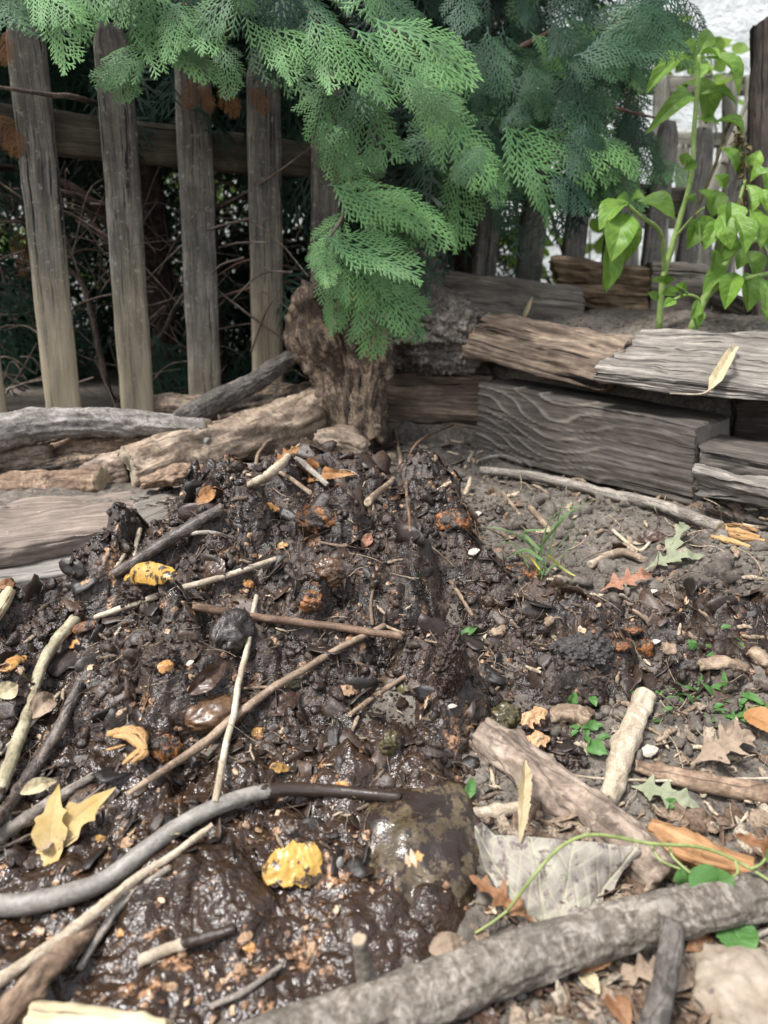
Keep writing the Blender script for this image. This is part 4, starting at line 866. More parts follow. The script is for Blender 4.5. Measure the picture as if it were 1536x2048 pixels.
# materials of the small things
M['peel_yellow'] = plain('yellow_peel', (.32, .17, .03), (.52, .32, .075), 45, .35, .4, .0015, .5, spots=((.03, .018, .01), 70, .525))
M['peel_orange'] = plain('orange_peel', (.30, .13, .035), (.52, .29, .11), 60, .35, .4, .0015, .5, spots=((.05, .026, .014), 90, .54))
M['peel_tan'] = plain('tan_peel', (.30, .16, .075), (.54, .35, .19), 90, .6, .5, .002, .4, spots=((.06, .03, .018), 90, .53))
M['peel_amber'] = plain('amber_peel', (.20, .095, .020), (.42, .24, .065), 70, .35, .6, .002, .5, spots=((.03, .018, .01), 75, .50))
M['peel_dull'] = plain('dull_tan_peel', (.18, .10, .052), (.44, .29, .17), 90, .55, .6, .002, .4, spots=((.045, .027, .018), 90, .50))
M['gourd_rust'] = plain('muddy_rust_gourd', (.11, .036, .010), (.30, .12, .032), 90, .38, .8, .003, .5, spots=((.025, .016, .011), 62, .45))
M['squash_olive'] = plain('slimy_olive_squash', (.038, .026, .012), (.125, .092, .054), 26, .24, .6, .003, .5, coat=.1, spots=((.022, .014, .010), 42, .47))
M['squash_green'] = plain('dull_green_squash', (.045, .038, .016), (.13, .105, .045), 40, .35, .4, .002, .5, spots=((.02, .013, .009), 135, .52))
M['glossy_dark'] = plain('glossy_dark_fruit', (.022, .018, .016), (.075, .062, .055), 60, .30, .8, .003, .5, spots=((.020, .012, .009), 90, .50))
M['mud_chunk'] = plain('mud_caked_chunk', (.018, .010, .007), (.060, .035, .024), 60, .35, 1.0, .005, .5, spots=((.22, .12, .06), 510, .66))
M['slate_chunk'] = plain('grey_mud_slab', (.022, .018, .016), (.075, .063, .055), 70, .4, 1.0, .005, .5, spots=((.25, .17, .1), 450, .70))
M['brown_leather'] = plain('leathery_brown_rind', (.035, .020, .012), (.14, .075, .038), 70, .35, .5, .002, .5, coat=.2, spots=((.03, .02, .014), 120, .58))
M['shredded'] = wood('shredded_fibre', (.16, .08, .03), (.42, .24, .10), (.60, .40, .19), 300, 8, 1.0, .8, .4)
M['wood_orange'] = wood('orange_wood', (.12, .06, .028), (.36, .19, .085), (.52, .32, .16), 120, 6, .7, .8, .4, ends=(.3, .17, .08))
M['cut_pale'] = wood('pale_split_wood', (.30, .23, .13), (.55, .45, .28), (.70, .61, .43), 130, 5, .6, .75, .3, ends=(.5, .4, .25))
M['rock_tan'] = plain('tan_stone', (.18, .14, .10), (.36, .30, .235), 18, .85, .4, .004, .3, spots=((.12, .09, .075), 26, .60))
M['pebble'] = plain('grey_pebble', (.14, .13, .12), (.32, .30, .27), 60, .7, .4, .001, .4)
M['shell_white'] = plain('white_scrap', (.28, .245, .195), (.52, .485, .42), 160, .6, .5, .001, .4, spots=((.07, .045, .03), 150, .55))
M['leaf_pale'] = leafmat('pale_leaf', (.22, .185, .165), (.37, .35, .275), (.52, .51, .33), ((.13, .095, .09), .53), .75, .15, .3, .5, bs=40, nv=-2)
M['leaf_yellow'] = leafmat('yellow_tan_leaf', (.46, .31, .10), (.56, .43, .22), (.52, .42, .24), ((.20, .11, .05), .60), .7, .25, .3, .5, bs=35)
M['leaf_brown'] = leafmat('brown_leaf', (.17, .075, .032), (.30, .155, .075), (.36, .22, .13), ((.07, .03, .016), .60), .6, .2, .35, .5, bs=35)
M['leaf_orange'] = leafmat('orange_brown_leaf', (.30, .13, .045), (.46, .24, .10), (.46, .30, .16), ((.12, .05, .025), .58), .6, .25, .35, .5, bs=35)
M['leaf_pink'] = leafmat('pinkish_oak_leaf', (.30, .13, .075), (.42, .22, .14), (.50, .34, .24), ((.13, .05, .03), .555), .6, .25, .35, .6, bs=35)
M['leaf_greygreen'] = leafmat('grey_green_leaf', (.20, .22, .13), (.30, .31, .21), (.36, .37, .27), ((.13, .11, .07), .62), .7, .2, .3, .4, bs=35)
M['leaf_tan'] = leafmat('tan_dry_leaf', (.25, .18, .125), (.38, .29, .21), (.42, .34, .26), ((.12, .08, .055), .58), .75, .2, .3, .5, bs=35)
M['leaf_straw'] = leafmat('straw_leaf', (.42, .34, .20), (.58, .49, .32), (.5, .42, .28), ((.26, .19, .10), .60), .75, .2, .3, .5, bs=50)
M['leaf_dark'] = leafmat('dark_wet_leaf', (.035, .019, .013), (.085, .045, .028), (.10, .06, .04), None, .35, .1, .5, .5, bs=35)
M['leaf_green'] = leafmat('small_green_leaf', (.06, .155, .035), (.10, .22, .055), (.15, .28, .10), None, .5, .3, .4, .5, bs=35)
M['grass'] = leafmat('grass_blade', (.11, .20, .06), (.20, .30, .12), (.24, .34, .16), None, .5, .3, .4, .3, bs=30, nv=0)
M['grass_yellow'] = leafmat('yellowing_blade', (.40, .33, .05), (.50, .42, .08), (.5, .45, .15), ((.25, .15, .05), .6), .5, .3, .4, .3, bs=30, nv=0)
M['basil'] = leafmat('basil_leaf', (.11, .22, .025), (.19, .33, .05), (.27, .40, .11), ((.16, .12, .04), .69), .46, .38, .4, .7, .0, bs=28, nv=6)
M['basil_stem'] = plain('basil_stem', (.17, .27, .06), (.32, .42, .14), 40, .45, .3, .001, .4, co='gco')
M['vine'] = plain('vine_stem', (.13, .17, .05), (.26, .29, .11), 60, .5, .3, .001, .4, co='gco')
M['withered'] = plain('withered_flower', (.05, .045, .02), (.16, .13, .06), 60, .8, .8, .003, .3, trans=(None, .15))

# ---------------------------------------------------------------- sticks
stick([(385, 1212), (520, 1235), (660, 1252), (803, 1273)], [17, 16, 16, 15], 'stick_brown', 'smooth brown stick lying level across the middle of the heap', lift=2.0)
stick([(770, 1250), (640, 1318), (520, 1395), (400, 1490), (255, 1588)], [12, 15, 17, 18, 9], 'stick_tan', 'long tan forked twig slanting down the heap, longest of the diagonal sticks', lift=2.2, parts=[([(745, 1250), (742, 1205), (748, 1170)], [9, 6]), ([(765, 1250), (830, 1275), (885, 1288)], [8, 4]), ([(555, 1375), (520, 1375), (488, 1377)], [8, 6])])
stick([(513, 1192), (490, 1310), (463, 1440), (430, 1605)], [11, 13, 13, 12], 'stick_pale', 'straight pale stick standing out almost upright across the tan twig', lift=3.2)
stick([(-60, 1810), (60, 1806), (200, 1765), (300, 1695), (400, 1628), (520, 1588), (650, 1582), (800, 1594)], [38, 38, 36, 34, 33, 30, 26, 20], 'stick_smooth', 'thick smooth grey bent branch curving over the wet front of the heap', 'branch', 'branch', nl=140, ns=24, knots=1, bump=.06, fine=.02, lift=.9, deg=3, mud=lambda u: .05 + .75 * sst(.60, .72, u))
stick([(425, 1650), (350, 1708), (240, 1785), (130, 1870), (-20, 1975)], [12, 17, 20, 22, 24], 'stick_pale', 'pale peeling stick below the smooth bent branch', nl=100, bump=.2)
stick([(340, 1735), (250, 1800), (205, 1860), (158, 1938)], [13, 17, 17, 12], 'stick_grey', 'short grey splintered stick beside the pale peeling stick', bump=.2)
stick([(150, 1240), (92, 1310), (55, 1430), (0, 1580)], [30, 24, 23, 24], 'stick_green', 'greenish pale stick with a broken flared end at the left edge', bump=.2)
stick([(162, 1365), (110, 1470), (40, 1580), (-20, 1660)], [22, 26, 28, 24], 'stick_dark', 'dark rough stick next to the greenish pale stick', bump=.25)
stick([(188, 1552), (110, 1600), (-30, 1690)], [18, 26, 28], 'stick_grey', 'grey knotty stick above the yellow lobed leaf', bump=.3)
stick([(190, 1235), (320, 1190), (440, 1155), (552, 1118)], [11, 13, 13, 11], 'stick_pale', 'pale stick running past the yellow squash piece', lift=2.0)
stick([(225, 1150), (300, 1105), (370, 1060), (445, 1015)], [20, 25, 26, 22], 'stick_dark', 'dark charred stick on the upper left slope of the heap', bump=.2, lift=1.3)
stick([(280, 1058), (272, 1090), (266, 1128)], [10, 10, 12], 'stick_pale', 'small pale stick leaning on the dark charred stick')
stick([(250, 1105), (236, 1130), (222, 1150)], [8, 10, 8], 'stick_pale', 'tiny pale stick left of the dark charred stick')
stick([(185, 1855), (120, 1915), (60, 1975), (-10, 2060)], [34, 48, 52, 54], 'bark_red', 'wet brown rotting stick at the bottom left corner', bump=.3, fine=.1, ns=22, nl=90)
stick([(278, 1922), (345, 1895), (400, 1878), (470, 1858)], [22, 22, 22, 20], 'stick_pale', 'stub of brown stick with a pale broken end in the wet front', bump=.15, mud=lambda u: .05 + .8 * sst(.35, .5, u))
stick([(420, 2012), (475, 1990), (520, 1962), (562, 1932)], [12, 13, 12, 10], 'stick_grey', 'thin grey twig near the bottom of the photo, above the pale split wood')
stick([(960, 1468), (1040, 1530), (1130, 1600), (1220, 1660), (1330, 1760)], [70, 92, 100, 100, 90], 'log_bark', 'half buried greyish log sloping down right of the squash', 'log', 'log', None, nl=140, ns=48, bump=.25, fine=.10, lift=.0)
stick([(1292, 1392), (1262, 1460), (1238, 1530), (1215, 1600)], [44, 48, 46, 36], 'stick_pale', 'stout pale stick with flaking bark right of the buried log', ns=22, bump=.2, lift=.9)
stick([(1272, 1532), (1360, 1555), (1450, 1572), (1580, 1600)], [26, 38, 40, 44], 'bark_red', 'reddish barked stick entering from the right edge', ns=20, bump=.15, lift=.9)
stick([(942, 1628), (1000, 1622), (1056, 1612)], [22, 28, 24], 'stick_pale', 'short fat pale stick between the squash and the buried log', bump=.1)
stick([(1045, 925), (1000, 912), (955, 922)], [9, 8, 6], 'stick_grey', 'arched grey twig where the long ground branch begins', lift=2)
stick([(960, 940), (1080, 955), (1200, 985), (1320, 1012), (1440, 1055)], [16, 20, 22, 22, 20], 'stick_grey', 'long slender branch lying along the foot of the wavy timber', 'branch', 'branch', None, nl=120, bump=.15, lift=1.2)
stick([(900, 1162), (925, 1198), (945, 1232)], [8, 9, 7], 'stick_tan', 'short tan twig on the right slope of the heap')
stick([(700, 1430), (760, 1385), (812, 1352)], [10, 12, 9], 'stick_tan', 'thin frayed twig under the long tan twig')
stick([(215, 1565), (120, 1640), (40, 1680), (-10, 1700)], [8, 8, 8, 8], 'stick_dark', 'thin dark twig over the yellow lobed leaf', lift=1)
stick([(120, 1385), (60, 1450), (0, 1508)], [7, 9, 9], 'stick_pale', 'thin pale twig crossing the greenish stick at the left edge', lift=2)
stick([(20, 1180), (0, 1215), (-20, 1245)], [24, 30, 30], 'cut_pale', 'white splintered wood end at the left edge beside the planks', bump=.2)
stick([(1085, 1545), (1250, 1560), (1400, 1560), (1560, 1556)], [4, 5, 6, 5], 'stick_pale', 'single straw lying across the stout pale stick', 'straw', 'straw', None, lift=8, knots=0)
stick([(640, 1085), (700, 1095), (745, 1100)], [6, 7, 6], 'stick_tan', 'thin tan twig near the top of the heap')
stick([(355, 1072), (420, 1065), (470, 1078)], [8, 9, 6], 'stick_grey', 'thin grey twig on the upper heap right of the charred stick', lift=1.5)
stick([(620, 985), (560, 945), (515, 935), (520, 900), (545, 880), (580, 890)], [5, 6, 6, 6, 6, 4], 'stick_tan', 'curled hooked twig at the crest of the heap', lift=3, deg=1)
stick([(500, 970), (555, 935), (615, 875)], [14, 17, 5], 'stick_pale', 'pale torn stick poking out of the heap crest', lift=3, bump=.2)
stick([(655, 970), (610, 930), (590, 915)], [10, 12, 8], 'stick_grey', 'grey twig beside the orange leaf on the crest', lift=2)
stick([(735, 1005), (800, 935), (790, 850), (795, 825)], [7, 6, 5, 4], 'stick_tan', 'thin dry stalk rising behind the heap crest', lift=2, deg=1)
stick([(820, 1060), (815, 960), (835, 885), (905, 850)], [3, 4, 5, 5], 'stick_brown', 'thin root strand hung with crumbs of soil behind the heap', lift=2, deg=1)
stick([(820, 1030), (850, 1080), (905, 1130)], [4, 5, 4], 'stick_tan', 'hair thin twig on the right shoulder of the heap')
for k, (P, w, m, l) in enumerate([([(1060, 1015), (1100, 1060)], [14, 10], 'stick_tan', 'dull chip of stick on soil left of the grass tuft'), ([(1005, 985), (1040, 1030)], [9, 7], 'stick_tan', 'short twig on the bare soil above the grass tuft'), ([(1225, 1060), (1275, 1100), (1300, 1085)], [7, 8, 6], 'stick_pale', 'pale forked rootlet on the soil bank'),
                                  ([(1290, 1120), (1240, 1105), (1180, 1130)], [14, 18, 16], 'log_tan', 'buried root crossing the soil bank'), ([(945, 905), (930, 935)], [8, 6], 'stick_pale', 'tiny twig standing in the soil under the wavy timber')]):
    stick(P, w, m, l, 'twig', 'twig', 'twigs on the bare soil', nl=30, ns=9)
# foreground branch
C = lay([(430, 2150), (640, 2070), (868, 1985), (1010, 1930), (1200, 1868), (1368, 1824), (1640, 1768), (1900, 1716)], .016, 1)
fb = thing('branch', 'thick pale barked branch crossing the bottom right corner, nearest to the viewer', 'branch', C[3])
put('bough', tube(C, [.0225, .022, .021, .0198, .0186, .018, .0175, .017], 300, 84, .10, 1.8, .04, knots=6), M['branch_front'], fb)
a = atY(735, 1965, C[2][1]); put('stub', tube([a, atY(725, 1920, C[2][1] - .004), atY(718, 1878, C[2][1] - .006)], [.0075, .006, .005], 24, 16, .15), M['branch_front'], fb)
a = atY(1345, 1850, C[4][1] - .01); put('side_twig', tube([a, atY(1335, 1930, C[4][1] - .035), atY(1300, 2080, C[4][1] - .07)], [.009, .008, .010], 40, 14, .15), M['branch_dark'], fb)
stick([(60, 2030), (160, 2045), (330, 2075)], [50, 60, 60], 'cut_pale', 'pale split wood lying along the very bottom edge', 'wood_chunk', 'wood chunk', None, ns=20, bump=.1, lift=1.2)
stick([(1300, 1668), (1380, 1700), (1500, 1745)], [62, 70, 50], 'wood_orange', 'orange brown chunk of split wood under the green vine', 'wood_chunk', 'wood chunk', None, ns=36, nl=100, bump=.25, fine=.05, lift=.6)
p = gnd(1478, 2050, .004)
tagput('stone', blob(p + np.array([.01, .02, .0]), (.038, .040, .026), (.9, .3, 0), amp=.28, fs=1.3, nu=70, nv=44), M['rock_tan'], 'pale tan angular stone in the bottom right corner', 'stone')
g0 = gnd(1470, 1075, .005)
rot = thing('rotten_wood', 'orange splintered piece of rotten wood on the soil bank at the right edge', 'wood chunk', g0)
for (P, w) in [([(1412, 1058), (1470, 1062), (1520, 1075)], 16), ([(1408, 1070), (1460, 1082), (1500, 1094)], 15), ([(1430, 1064), (1480, 1074), (1530, 1082)], 18), ([(1440, 1050), (1480, 1052), (1515, 1062)], 12)]:
    put('splinter', tube(lay(P, .006), np.array([.4, 1, .5]) * w / 2 * .95 / FPX, 30, 9, .3, 1, .1), M['shredded'], rot)
fb2 = thing('fibre_tuft', 'torn tuft of orange plant fibre on the left of the heap', 'plant fibre', gnd(260, 1490, .004))
for (P, w) in [([(215, 1468), (250, 1462), (280, 1470), (290, 1500)], 20), ([(225, 1472), (262, 1475), (288, 1505), (262, 1525)], 14), ([(245, 1528), (270, 1508), (292, 1490)], 10), ([(212, 1500), (235, 1495), (250, 1490)], 7), ([(255, 1460), (285, 1478), (270, 1530)], 12)]:
    put('strand', tube(lay(P, .012), np.array([.5, 1, .9, .3]) * w / 2 * .72 / FPX, 30, 9, .3, 1, .1, flat=1.5), M['shredded'], fb2)

# ---------------------------------------------------------------- leaves
a, b_ = gnd(946, 1668, .030), gnd(1284, 1696, .022); n = np.array([0, -.75, 1.0])
V, F, A = leaf(a, b_, n, .165, fold=-.02, curl=.05, ruffle=.11, seed=3, jag=.10, nl=170, nw=90,
    out=pts_outline([(0, .06), (.04, .26), (.12, .48), (.22, .74), (.32, 1.02), (.42, 1.20), (.50, 1.10), (.60, .88), (.72, .66), (.76, .42), (.80, .46), (.86, .26), (.93, .14), (1, .03)]), out2=pts_outline([(0, .04), (.05, .10), (.15, -.02), (.3, -.12), (.5, -.24), (.7, -.20), (.84, -.08), (.93, .02), (1, .02)]))
Xl, Yl, Zl = frame(b_ - a, n); L = np.linalg.norm(b_ - a); u, v = (V - a) @ Xl / L, (V - a) @ Yl / L; bx, by = .42, -.60
rv = np.zeros(len(V))
for ang, wd in ((124, .010), (98, .008), (74, .008), (48, .011), (26, .007), (150, .007)):
    th = math.radians(ang); al = (u - bx) * math.cos(th) + (v - by) * math.sin(th); pe_ = -(u - bx) * math.sin(th) + (v - by) * math.cos(th)
    rv = np.maximum(rv, np.exp(-(pe_ / (wd * .55)) ** 2) * (al > 0))
    q = (al - 1.1 * np.abs(pe_)) * 9; near = np.abs(pe_) < .16
    rv = np.maximum(rv, .5 * np.exp(-((q - np.round(q)) / .07) ** 2) * near * (al > .05))
V = V + Zl * (-.0012 * rv + .010 * sst(.12, 0, u) + .012 * sst(.85, 1, u) * pn(P3(u * 9, v * 9)))[:, None]
A['ridge'] = rv
tagput('dry_leaf', (V, F, A), M['leaf_pale'], 'large pale blotched leaf with veins lying in the foreground, biggest leaf in the photo', 'leaf')
gleaf((1068, 1846), (938, 1755), 62, 'leaf_brown', 'pointed reddish brown leaf in front of the large pale leaf', lift=.010, tl=.018, up=(0, -.5, 0), fold=.35, curl=.06, out=oak(2), out2=oak(3), slant=.2, seed=2, nl=110)
yl = thing('dry_leaf', 'yellow tan lobed oak leaf with upright pointed lobes at the left', 'leaf', gnd(100, 1670, .004))
for (b0, t0, W) in [((98, 1705), (118, 1568), 74), ((92, 1690), (232, 1574), 74), ((125, 1700), (34, 1688), 74), ((110, 1690), (66, 1640), 50)]:
    a = gnd(*b0, .006); b_ = atY(*t0, a[1] + .03); put('lobe', leaf(a, b_, (0, -.7, .6), W * depth_of(a) / FPX, out=pts_outline([(0, .5), (.2, .9), (.36, 1), (.46, .55), (.56, .62), (.62, .80), (.66, .45), (.85, .22), (1, .02)]), out2=pts_outline([(0, .5), (.25, 1), (.42, .8), (.5, .95), (.56, .5), (.75, .42), (.9, .16), (1, .02)]), fold=.15, curl=.06, seed=W, nl=30), M['leaf_yellow'], yl)
gleaf((80, 1705), (110, 1672), 60, 'leaf_tan', 'curled grey tan leaf scrap beneath the yellow lobed leaf', lift=.006, fold=.5, ruffle=.15, seed=9)
gleaf((1200, 1182), (1305, 1152), 52, 'leaf_pink', 'pinkish orange oak leaf on the soil right of the grass', name='oak_leaf', up=(0, -.4, 0), out=oak(4), out2=oak(5), slant=.25, fold=.2, nl=110, seed=4)
gleaf((1290, 1140), (1408, 1112), 56, 'leaf_greygreen', 'grey green dull leaf lying flat on the soil bank', up=(0, -.3, 0), out=oak(6), out2=oak(7), slant=.15, fold=.2, seed=5, nl=110)
gleaf((1330, 1120), (1372, 1052), 44, 'leaf_greygreen', 'grey green leaf standing up behind the flat dull one', lift=.006, tl=.012, up=(0, -.9, 0), out=oak(8), out2=oak(9), fold=.3, seed=6, nl=110)
gleaf((1272, 1082), (1335, 1072), 30, 'leaf_dark', 'dark maroon leaf on the soil bank under the long branch', up=(0, -.7, 0), seed=7)
gleaf((1380, 1530), (1505, 1470), 92, 'leaf_tan', 'crumpled tan leaf on the soil at the right, above the reddish stick', lift=.012, up=(-.2, -.5, 0), out=oak(10), out2=oak(11), slant=.2, fold=.3, ruffle=.12, curl=.12, seed=8, nl=110, nw=25)
gleaf((1440, 1500), (1470, 1440), 40, 'leaf_tan', 'folded tan leaf leaning up behind the crumpled one', lift=.012, tl=.02, up=(.2, -.9, 0), fold=.4, seed=10)
gleaf((1488, 1425), (1560, 1468), 56, 'leaf_orange', 'orange brown leaf cut off by the right edge of the photo', lift=.014, up=(0, -.5, 0), fold=.2, seed=11)
gleaf((1262, 1575), (1400, 1618), 76, 'leaf_greygreen', 'pale green leaf half under the reddish barked stick', lift=.006, up=(0, -.3, 0), out=oak(12), out2=oak(13), fold=.15, seed=12, nl=110)
gleaf((1560, 1720), (1468, 1668), 60, 'leaf_brown', 'rust brown leaf at the right edge beyond the orange wood', lift=.012, tl=.03, up=(0, -.8, 0), out=oak(14), out2=oak(15), fold=.3, seed=13, nl=110)
gleaf((858, 1905), (925, 1878), 46, 'leaf_tan', 'grey tan leaf scrap behind the foreground branch', lift=.02, up=(0, -.7, 0), ruffle=.1, seed=14)
gleaf((1140, 1940), (1240, 1900), 40, 'leaf_brown', 'curled brown leaf under the foreground branch', lift=.012, up=(0, -.6, 0), fold=.5, ruffle=.1, seed=15)
gleaf((1215, 1990), (1260, 2060), 50, 'leaf_brown', 'brown leaf in the litter left of the tan stone', lift=.008, fold=.3, seed=16)
gleaf((1450, 1840), (1500, 1925), 84, 'leaf_green', 'broad green leaf hanging under the foreground branch at right', lift=.012, up=(0, -.8, 0), fold=.12, curl=.1, seed=17)
gleaf((612, 945), (715, 950), 46, 'leaf_orange', 'orange brown curled leaf on the crest of the heap', lift=.012, up=(0, -.9, 0), out=pts_outline([(0, .1), (.1, 1), (.3, .8), (.6, .55), (1, .03)]), out2=pts_outline([(0, .3), (.1, 1.3), (.3, .9), (.6, .4), (1, .03)]), fold=.3, seed=18)
gleaf((548, 928), (600, 895), 34, 'leaf_orange', 'small tan torn leaf at the crest near the hooked twig', lift=.014, tl=.03, up=(0, -.9, 0), out=oak(16), out2=oak(17), seed=19)
gleaf((395, 1010), (430, 975), 30, 'leaf_orange', 'small orange leaf on the upper left slope', lift=.01, tl=.014, up=(0, -.8, 0), seed=20)
gleaf((405, 975), (450, 990), 26, 'leaf_pink', 'pale pink leaf scrap above the small orange leaf', lift=.01, up=(0, -.8, 0), seed=21)
gleaf((0, 1180), (30, 1165), 26, 'leaf_brown', 'small brown leaf by the pale plank at the left edge', lift=.01, up=(0, -.6, 0), seed=22)
gleaf((62, 1440), (108, 1388), 46, 'leaf_tan', 'crumpled tan leaf between the greenish and dark sticks', lift=.012, up=(0, -.7, 0), ruffle=.15, fold=.4, seed=23)
gleaf((0, 1395), (36, 1372), 40, 'leaf_straw', 'straw coloured leaf at the left edge by the greenish stick', lift=.01, up=(0, -.7, 0), fold=.3, seed=24)
gleaf((1040, 1690), (1050, 1515), 24, 'leaf_straw', 'long curled dry leaf lying across the buried log', lift=.030, tl=.022, up=(0, -.3, 0), fold=1.6, ruffle=.10, twist=2.0, jag=.3, seed=25, nl=60)
gleaf((40, 1590), (115, 1562), 30, 'leaf_straw', 'pale dried leaf by the grey knotty stick', lift=.012, fold=.4, up=(0, -.6, 0), seed=26)
gleaf((540, 1430), (600, 1390), 40, 'leaf_dark', 'olive dark wet leaf beside the long tan twig', lift=.006, up=(0, -.5, 0), seed=27)
gleaf((375, 1395), (450, 1320), 40, 'leaf_dark', 'folded dark wet leaf right of the glossy fruit', lift=.008, up=(.2, -.7, 0), fold=.7, curl=.15, seed=28)
gleaf((410, 1130), (450, 1165), 60, 'leaf_dark', 'dark curved leaf hollow above the pale stick', lift=.008, up=(0, -.5, 0), fold=-.4, curl=.2, seed=29)
gleaf((725, 1095), (742, 1068), 22, 'leaf_pink', 'small pinkish brown pointed leaf high on the heap', lift=.008, tl=.012, up=(0, -.9, 0), fold=.3, seed=30)
# leaf on the slab
dl = thing('dry_leaf', 'pale curled dry leaf with a long stalk on the silvery timber', 'leaf', atY(1420, 780, 1.155))
put('blade', leaf(atY(1418, 782, 1.150), atY(1472, 694, 1.268), (-.2, -.9, .8), .022, out=pts_outline([(0, .1), (.12, .9), (.4, .8), (.6, .5), (.75, .25), (.9, .5), (1, .3)]), fold=.8, ruffle=.12, twist=1.2, curl=.12, nl=40), M['leaf_straw'], dl)
put('stalk', tube([atY(1425, 776, 1.150), atY(1400, 788, 1.150), atY(1340, 787, 1.155)], [.0018, .0014, .0011], 20, 7, .1), M['stick_pale'], dl)
tagput('dry_leaf', leaf(atY(690, 598, 1.30), atY(728, 602, 1.30), (0, -.8, .6), .012, fold=.3, out=oak(18), out2=oak(19)), M['leaf_orange'], 'small tan leaf caught in the green fan over the stump', 'leaf')
tagput('dry_leaf', leaf(atY(1045, 640, 1.62), atY(1065, 592, 1.62), (0, -1, .3), .010, fold=.6), M['leaf_straw'], 'thin dry leaf standing on the split reddish log', 'leaf')
tagput('wood_sliver', tube([atY(895, 612, 1.60), atY(915, 616, 1.58), atY(938, 622, 1.56)], [.002, .005, .003], 16, 8, .2), M['wood_orange'], 'orange wood sliver on top of the grey root burl', 'wood sliver')
tagput('wood_sliver', tube([atY(865, 638, 1.60), atY(885, 626, 1.59), atY(900, 615, 1.6)], [.002, .004, .003], 16, 8, .2), M['stick_tan'], 'tan wood sliver left of the orange one on the burl', 'wood sliver')
# green sprigs on the soil
for (b0, t0, W, l) in [((1140, 1412), (1150, 1382), 22, 'small green leaf between clods right of the heap'), ((1180, 1400), (1192, 1415), 18, 'tiny green leaf beside the dark slab'), ((1175, 1490), (1215, 1510), 34, 'green weed leaf right of the orange peel'), ((1180, 1460), (1190, 1440), 24, 'pale green weed leaf above the buried log'),
                       ((918, 1278), (955, 1255), 18, 'bright green leaf scrap on the right of the heap'), ((932, 1600), (945, 1556), 22, 'small bright green leaf standing beside the squash'), ((1480, 1390), (1530, 1410), 16, 'narrow green leaf at the right edge'), ((1500, 1445), (1540, 1420), 40, 'green weed sprig at the right edge above the orange brown leaf'),
                       ((1390, 1300), (1375, 1285), 20, 'curved green leaf on the dark clods'), ((1330, 1615), (1352, 1600), 20, 'tiny green leaf on the pale green leaf')]:
    gleaf(b0, t0, W, 'leaf_green', l, 'green_leaf', lift=.006, tl=.014, up=(0, -.7, 0), fold=.25, seed=W, nl=16, nw=9, group='green leaves on the soil')
# grass tuft
gt = thing('grass_tuft', 'tuft of green and yellowing grass on the soil right of the heap', 'grass', gnd(1085, 1150))
for (P, w, m) in [([(1075, 1180), (1080, 1100), (1125, 1040), (1160, 1005)], 13, 'grass'), ([(1085, 1150), (1060, 1090), (1010, 1060), (968, 1055)], 11, 'grass'), ([(1085, 1120), (1050, 1100), (1012, 1118)], 16, 'grass'), ([(1080, 1100), (1050, 1065), (1100, 1058)], 15, 'grass'), ([(1095, 1110), (1130, 1140), (1172, 1163)], 12, 'grass_yellow'),
                  ([(1075, 1165), (1130, 1160), (1160, 1168)], 12, 'grass'), ([(1085, 1185), (1095, 1210), (1120, 1228)], 9, 'grass_yellow'), ([(1080, 1140), (1060, 1115), (1035, 1110)], 9, 'grass_yellow'), ([(1090, 1120), (1140, 1060), (1145, 960)], 4, 'grass'), ([(1100, 1060), (1130, 1030), (1175, 1012)], 9, 'grass'), ([(1090, 1150), (1110, 1130), (1150, 1150)], 10, 'grass'), ([(1082, 1160), (1110, 1060), (1130, 985)], 8, 'grass'), ([(1078, 1150), (1100, 1040), (1185, 1000)], 7, 'grass'), ([(1072, 1165), (1030, 1090), (985, 1090)], 7, 'grass'), ([(1088, 1150), (1150, 1080), (1160, 1030)], 5, 'grass')]:
    b0 = gnd(1080, 1165); Y0 = b0[1]; n = len(P); pts = spline([atY(x, y, Y0 - .004 + .012 * math.sin(i * 2.1)) for i, (x, y) in enumerate(P)], 24)
    hw = w * .5 / 2 * depth_of(b0) / FPX * np.interp(np.linspace(0, 1, 24), [0, .4, 1], [.7, 1, .1])
    T = np.gradient(pts, axis=0); S = np.cross(T, np.array([.1, -1, .45])); S /= np.linalg.norm(S, axis=1)[:, None]; Nn = np.cross(S, T); Nn /= np.linalg.norm(Nn, axis=1)[:, None]
    V = np.concatenate([pts - S * hw[:, None], pts + Nn * hw[:, None] * .35, pts + S * hw[:, None]]); i = np.arange(23)
    F = np.concatenate([np.stack([i, i + 24, i + 25, i + 1], -1), np.stack([i + 24, i + 48, i + 49, i + 25], -1)])
    put('blade', (V, F, {'gco': np.concatenate([np.stack([np.linspace(0, 1, 24), np.full(24, s), hw], -1) for s in (-1, 0, 1)])}), M[m], gt)
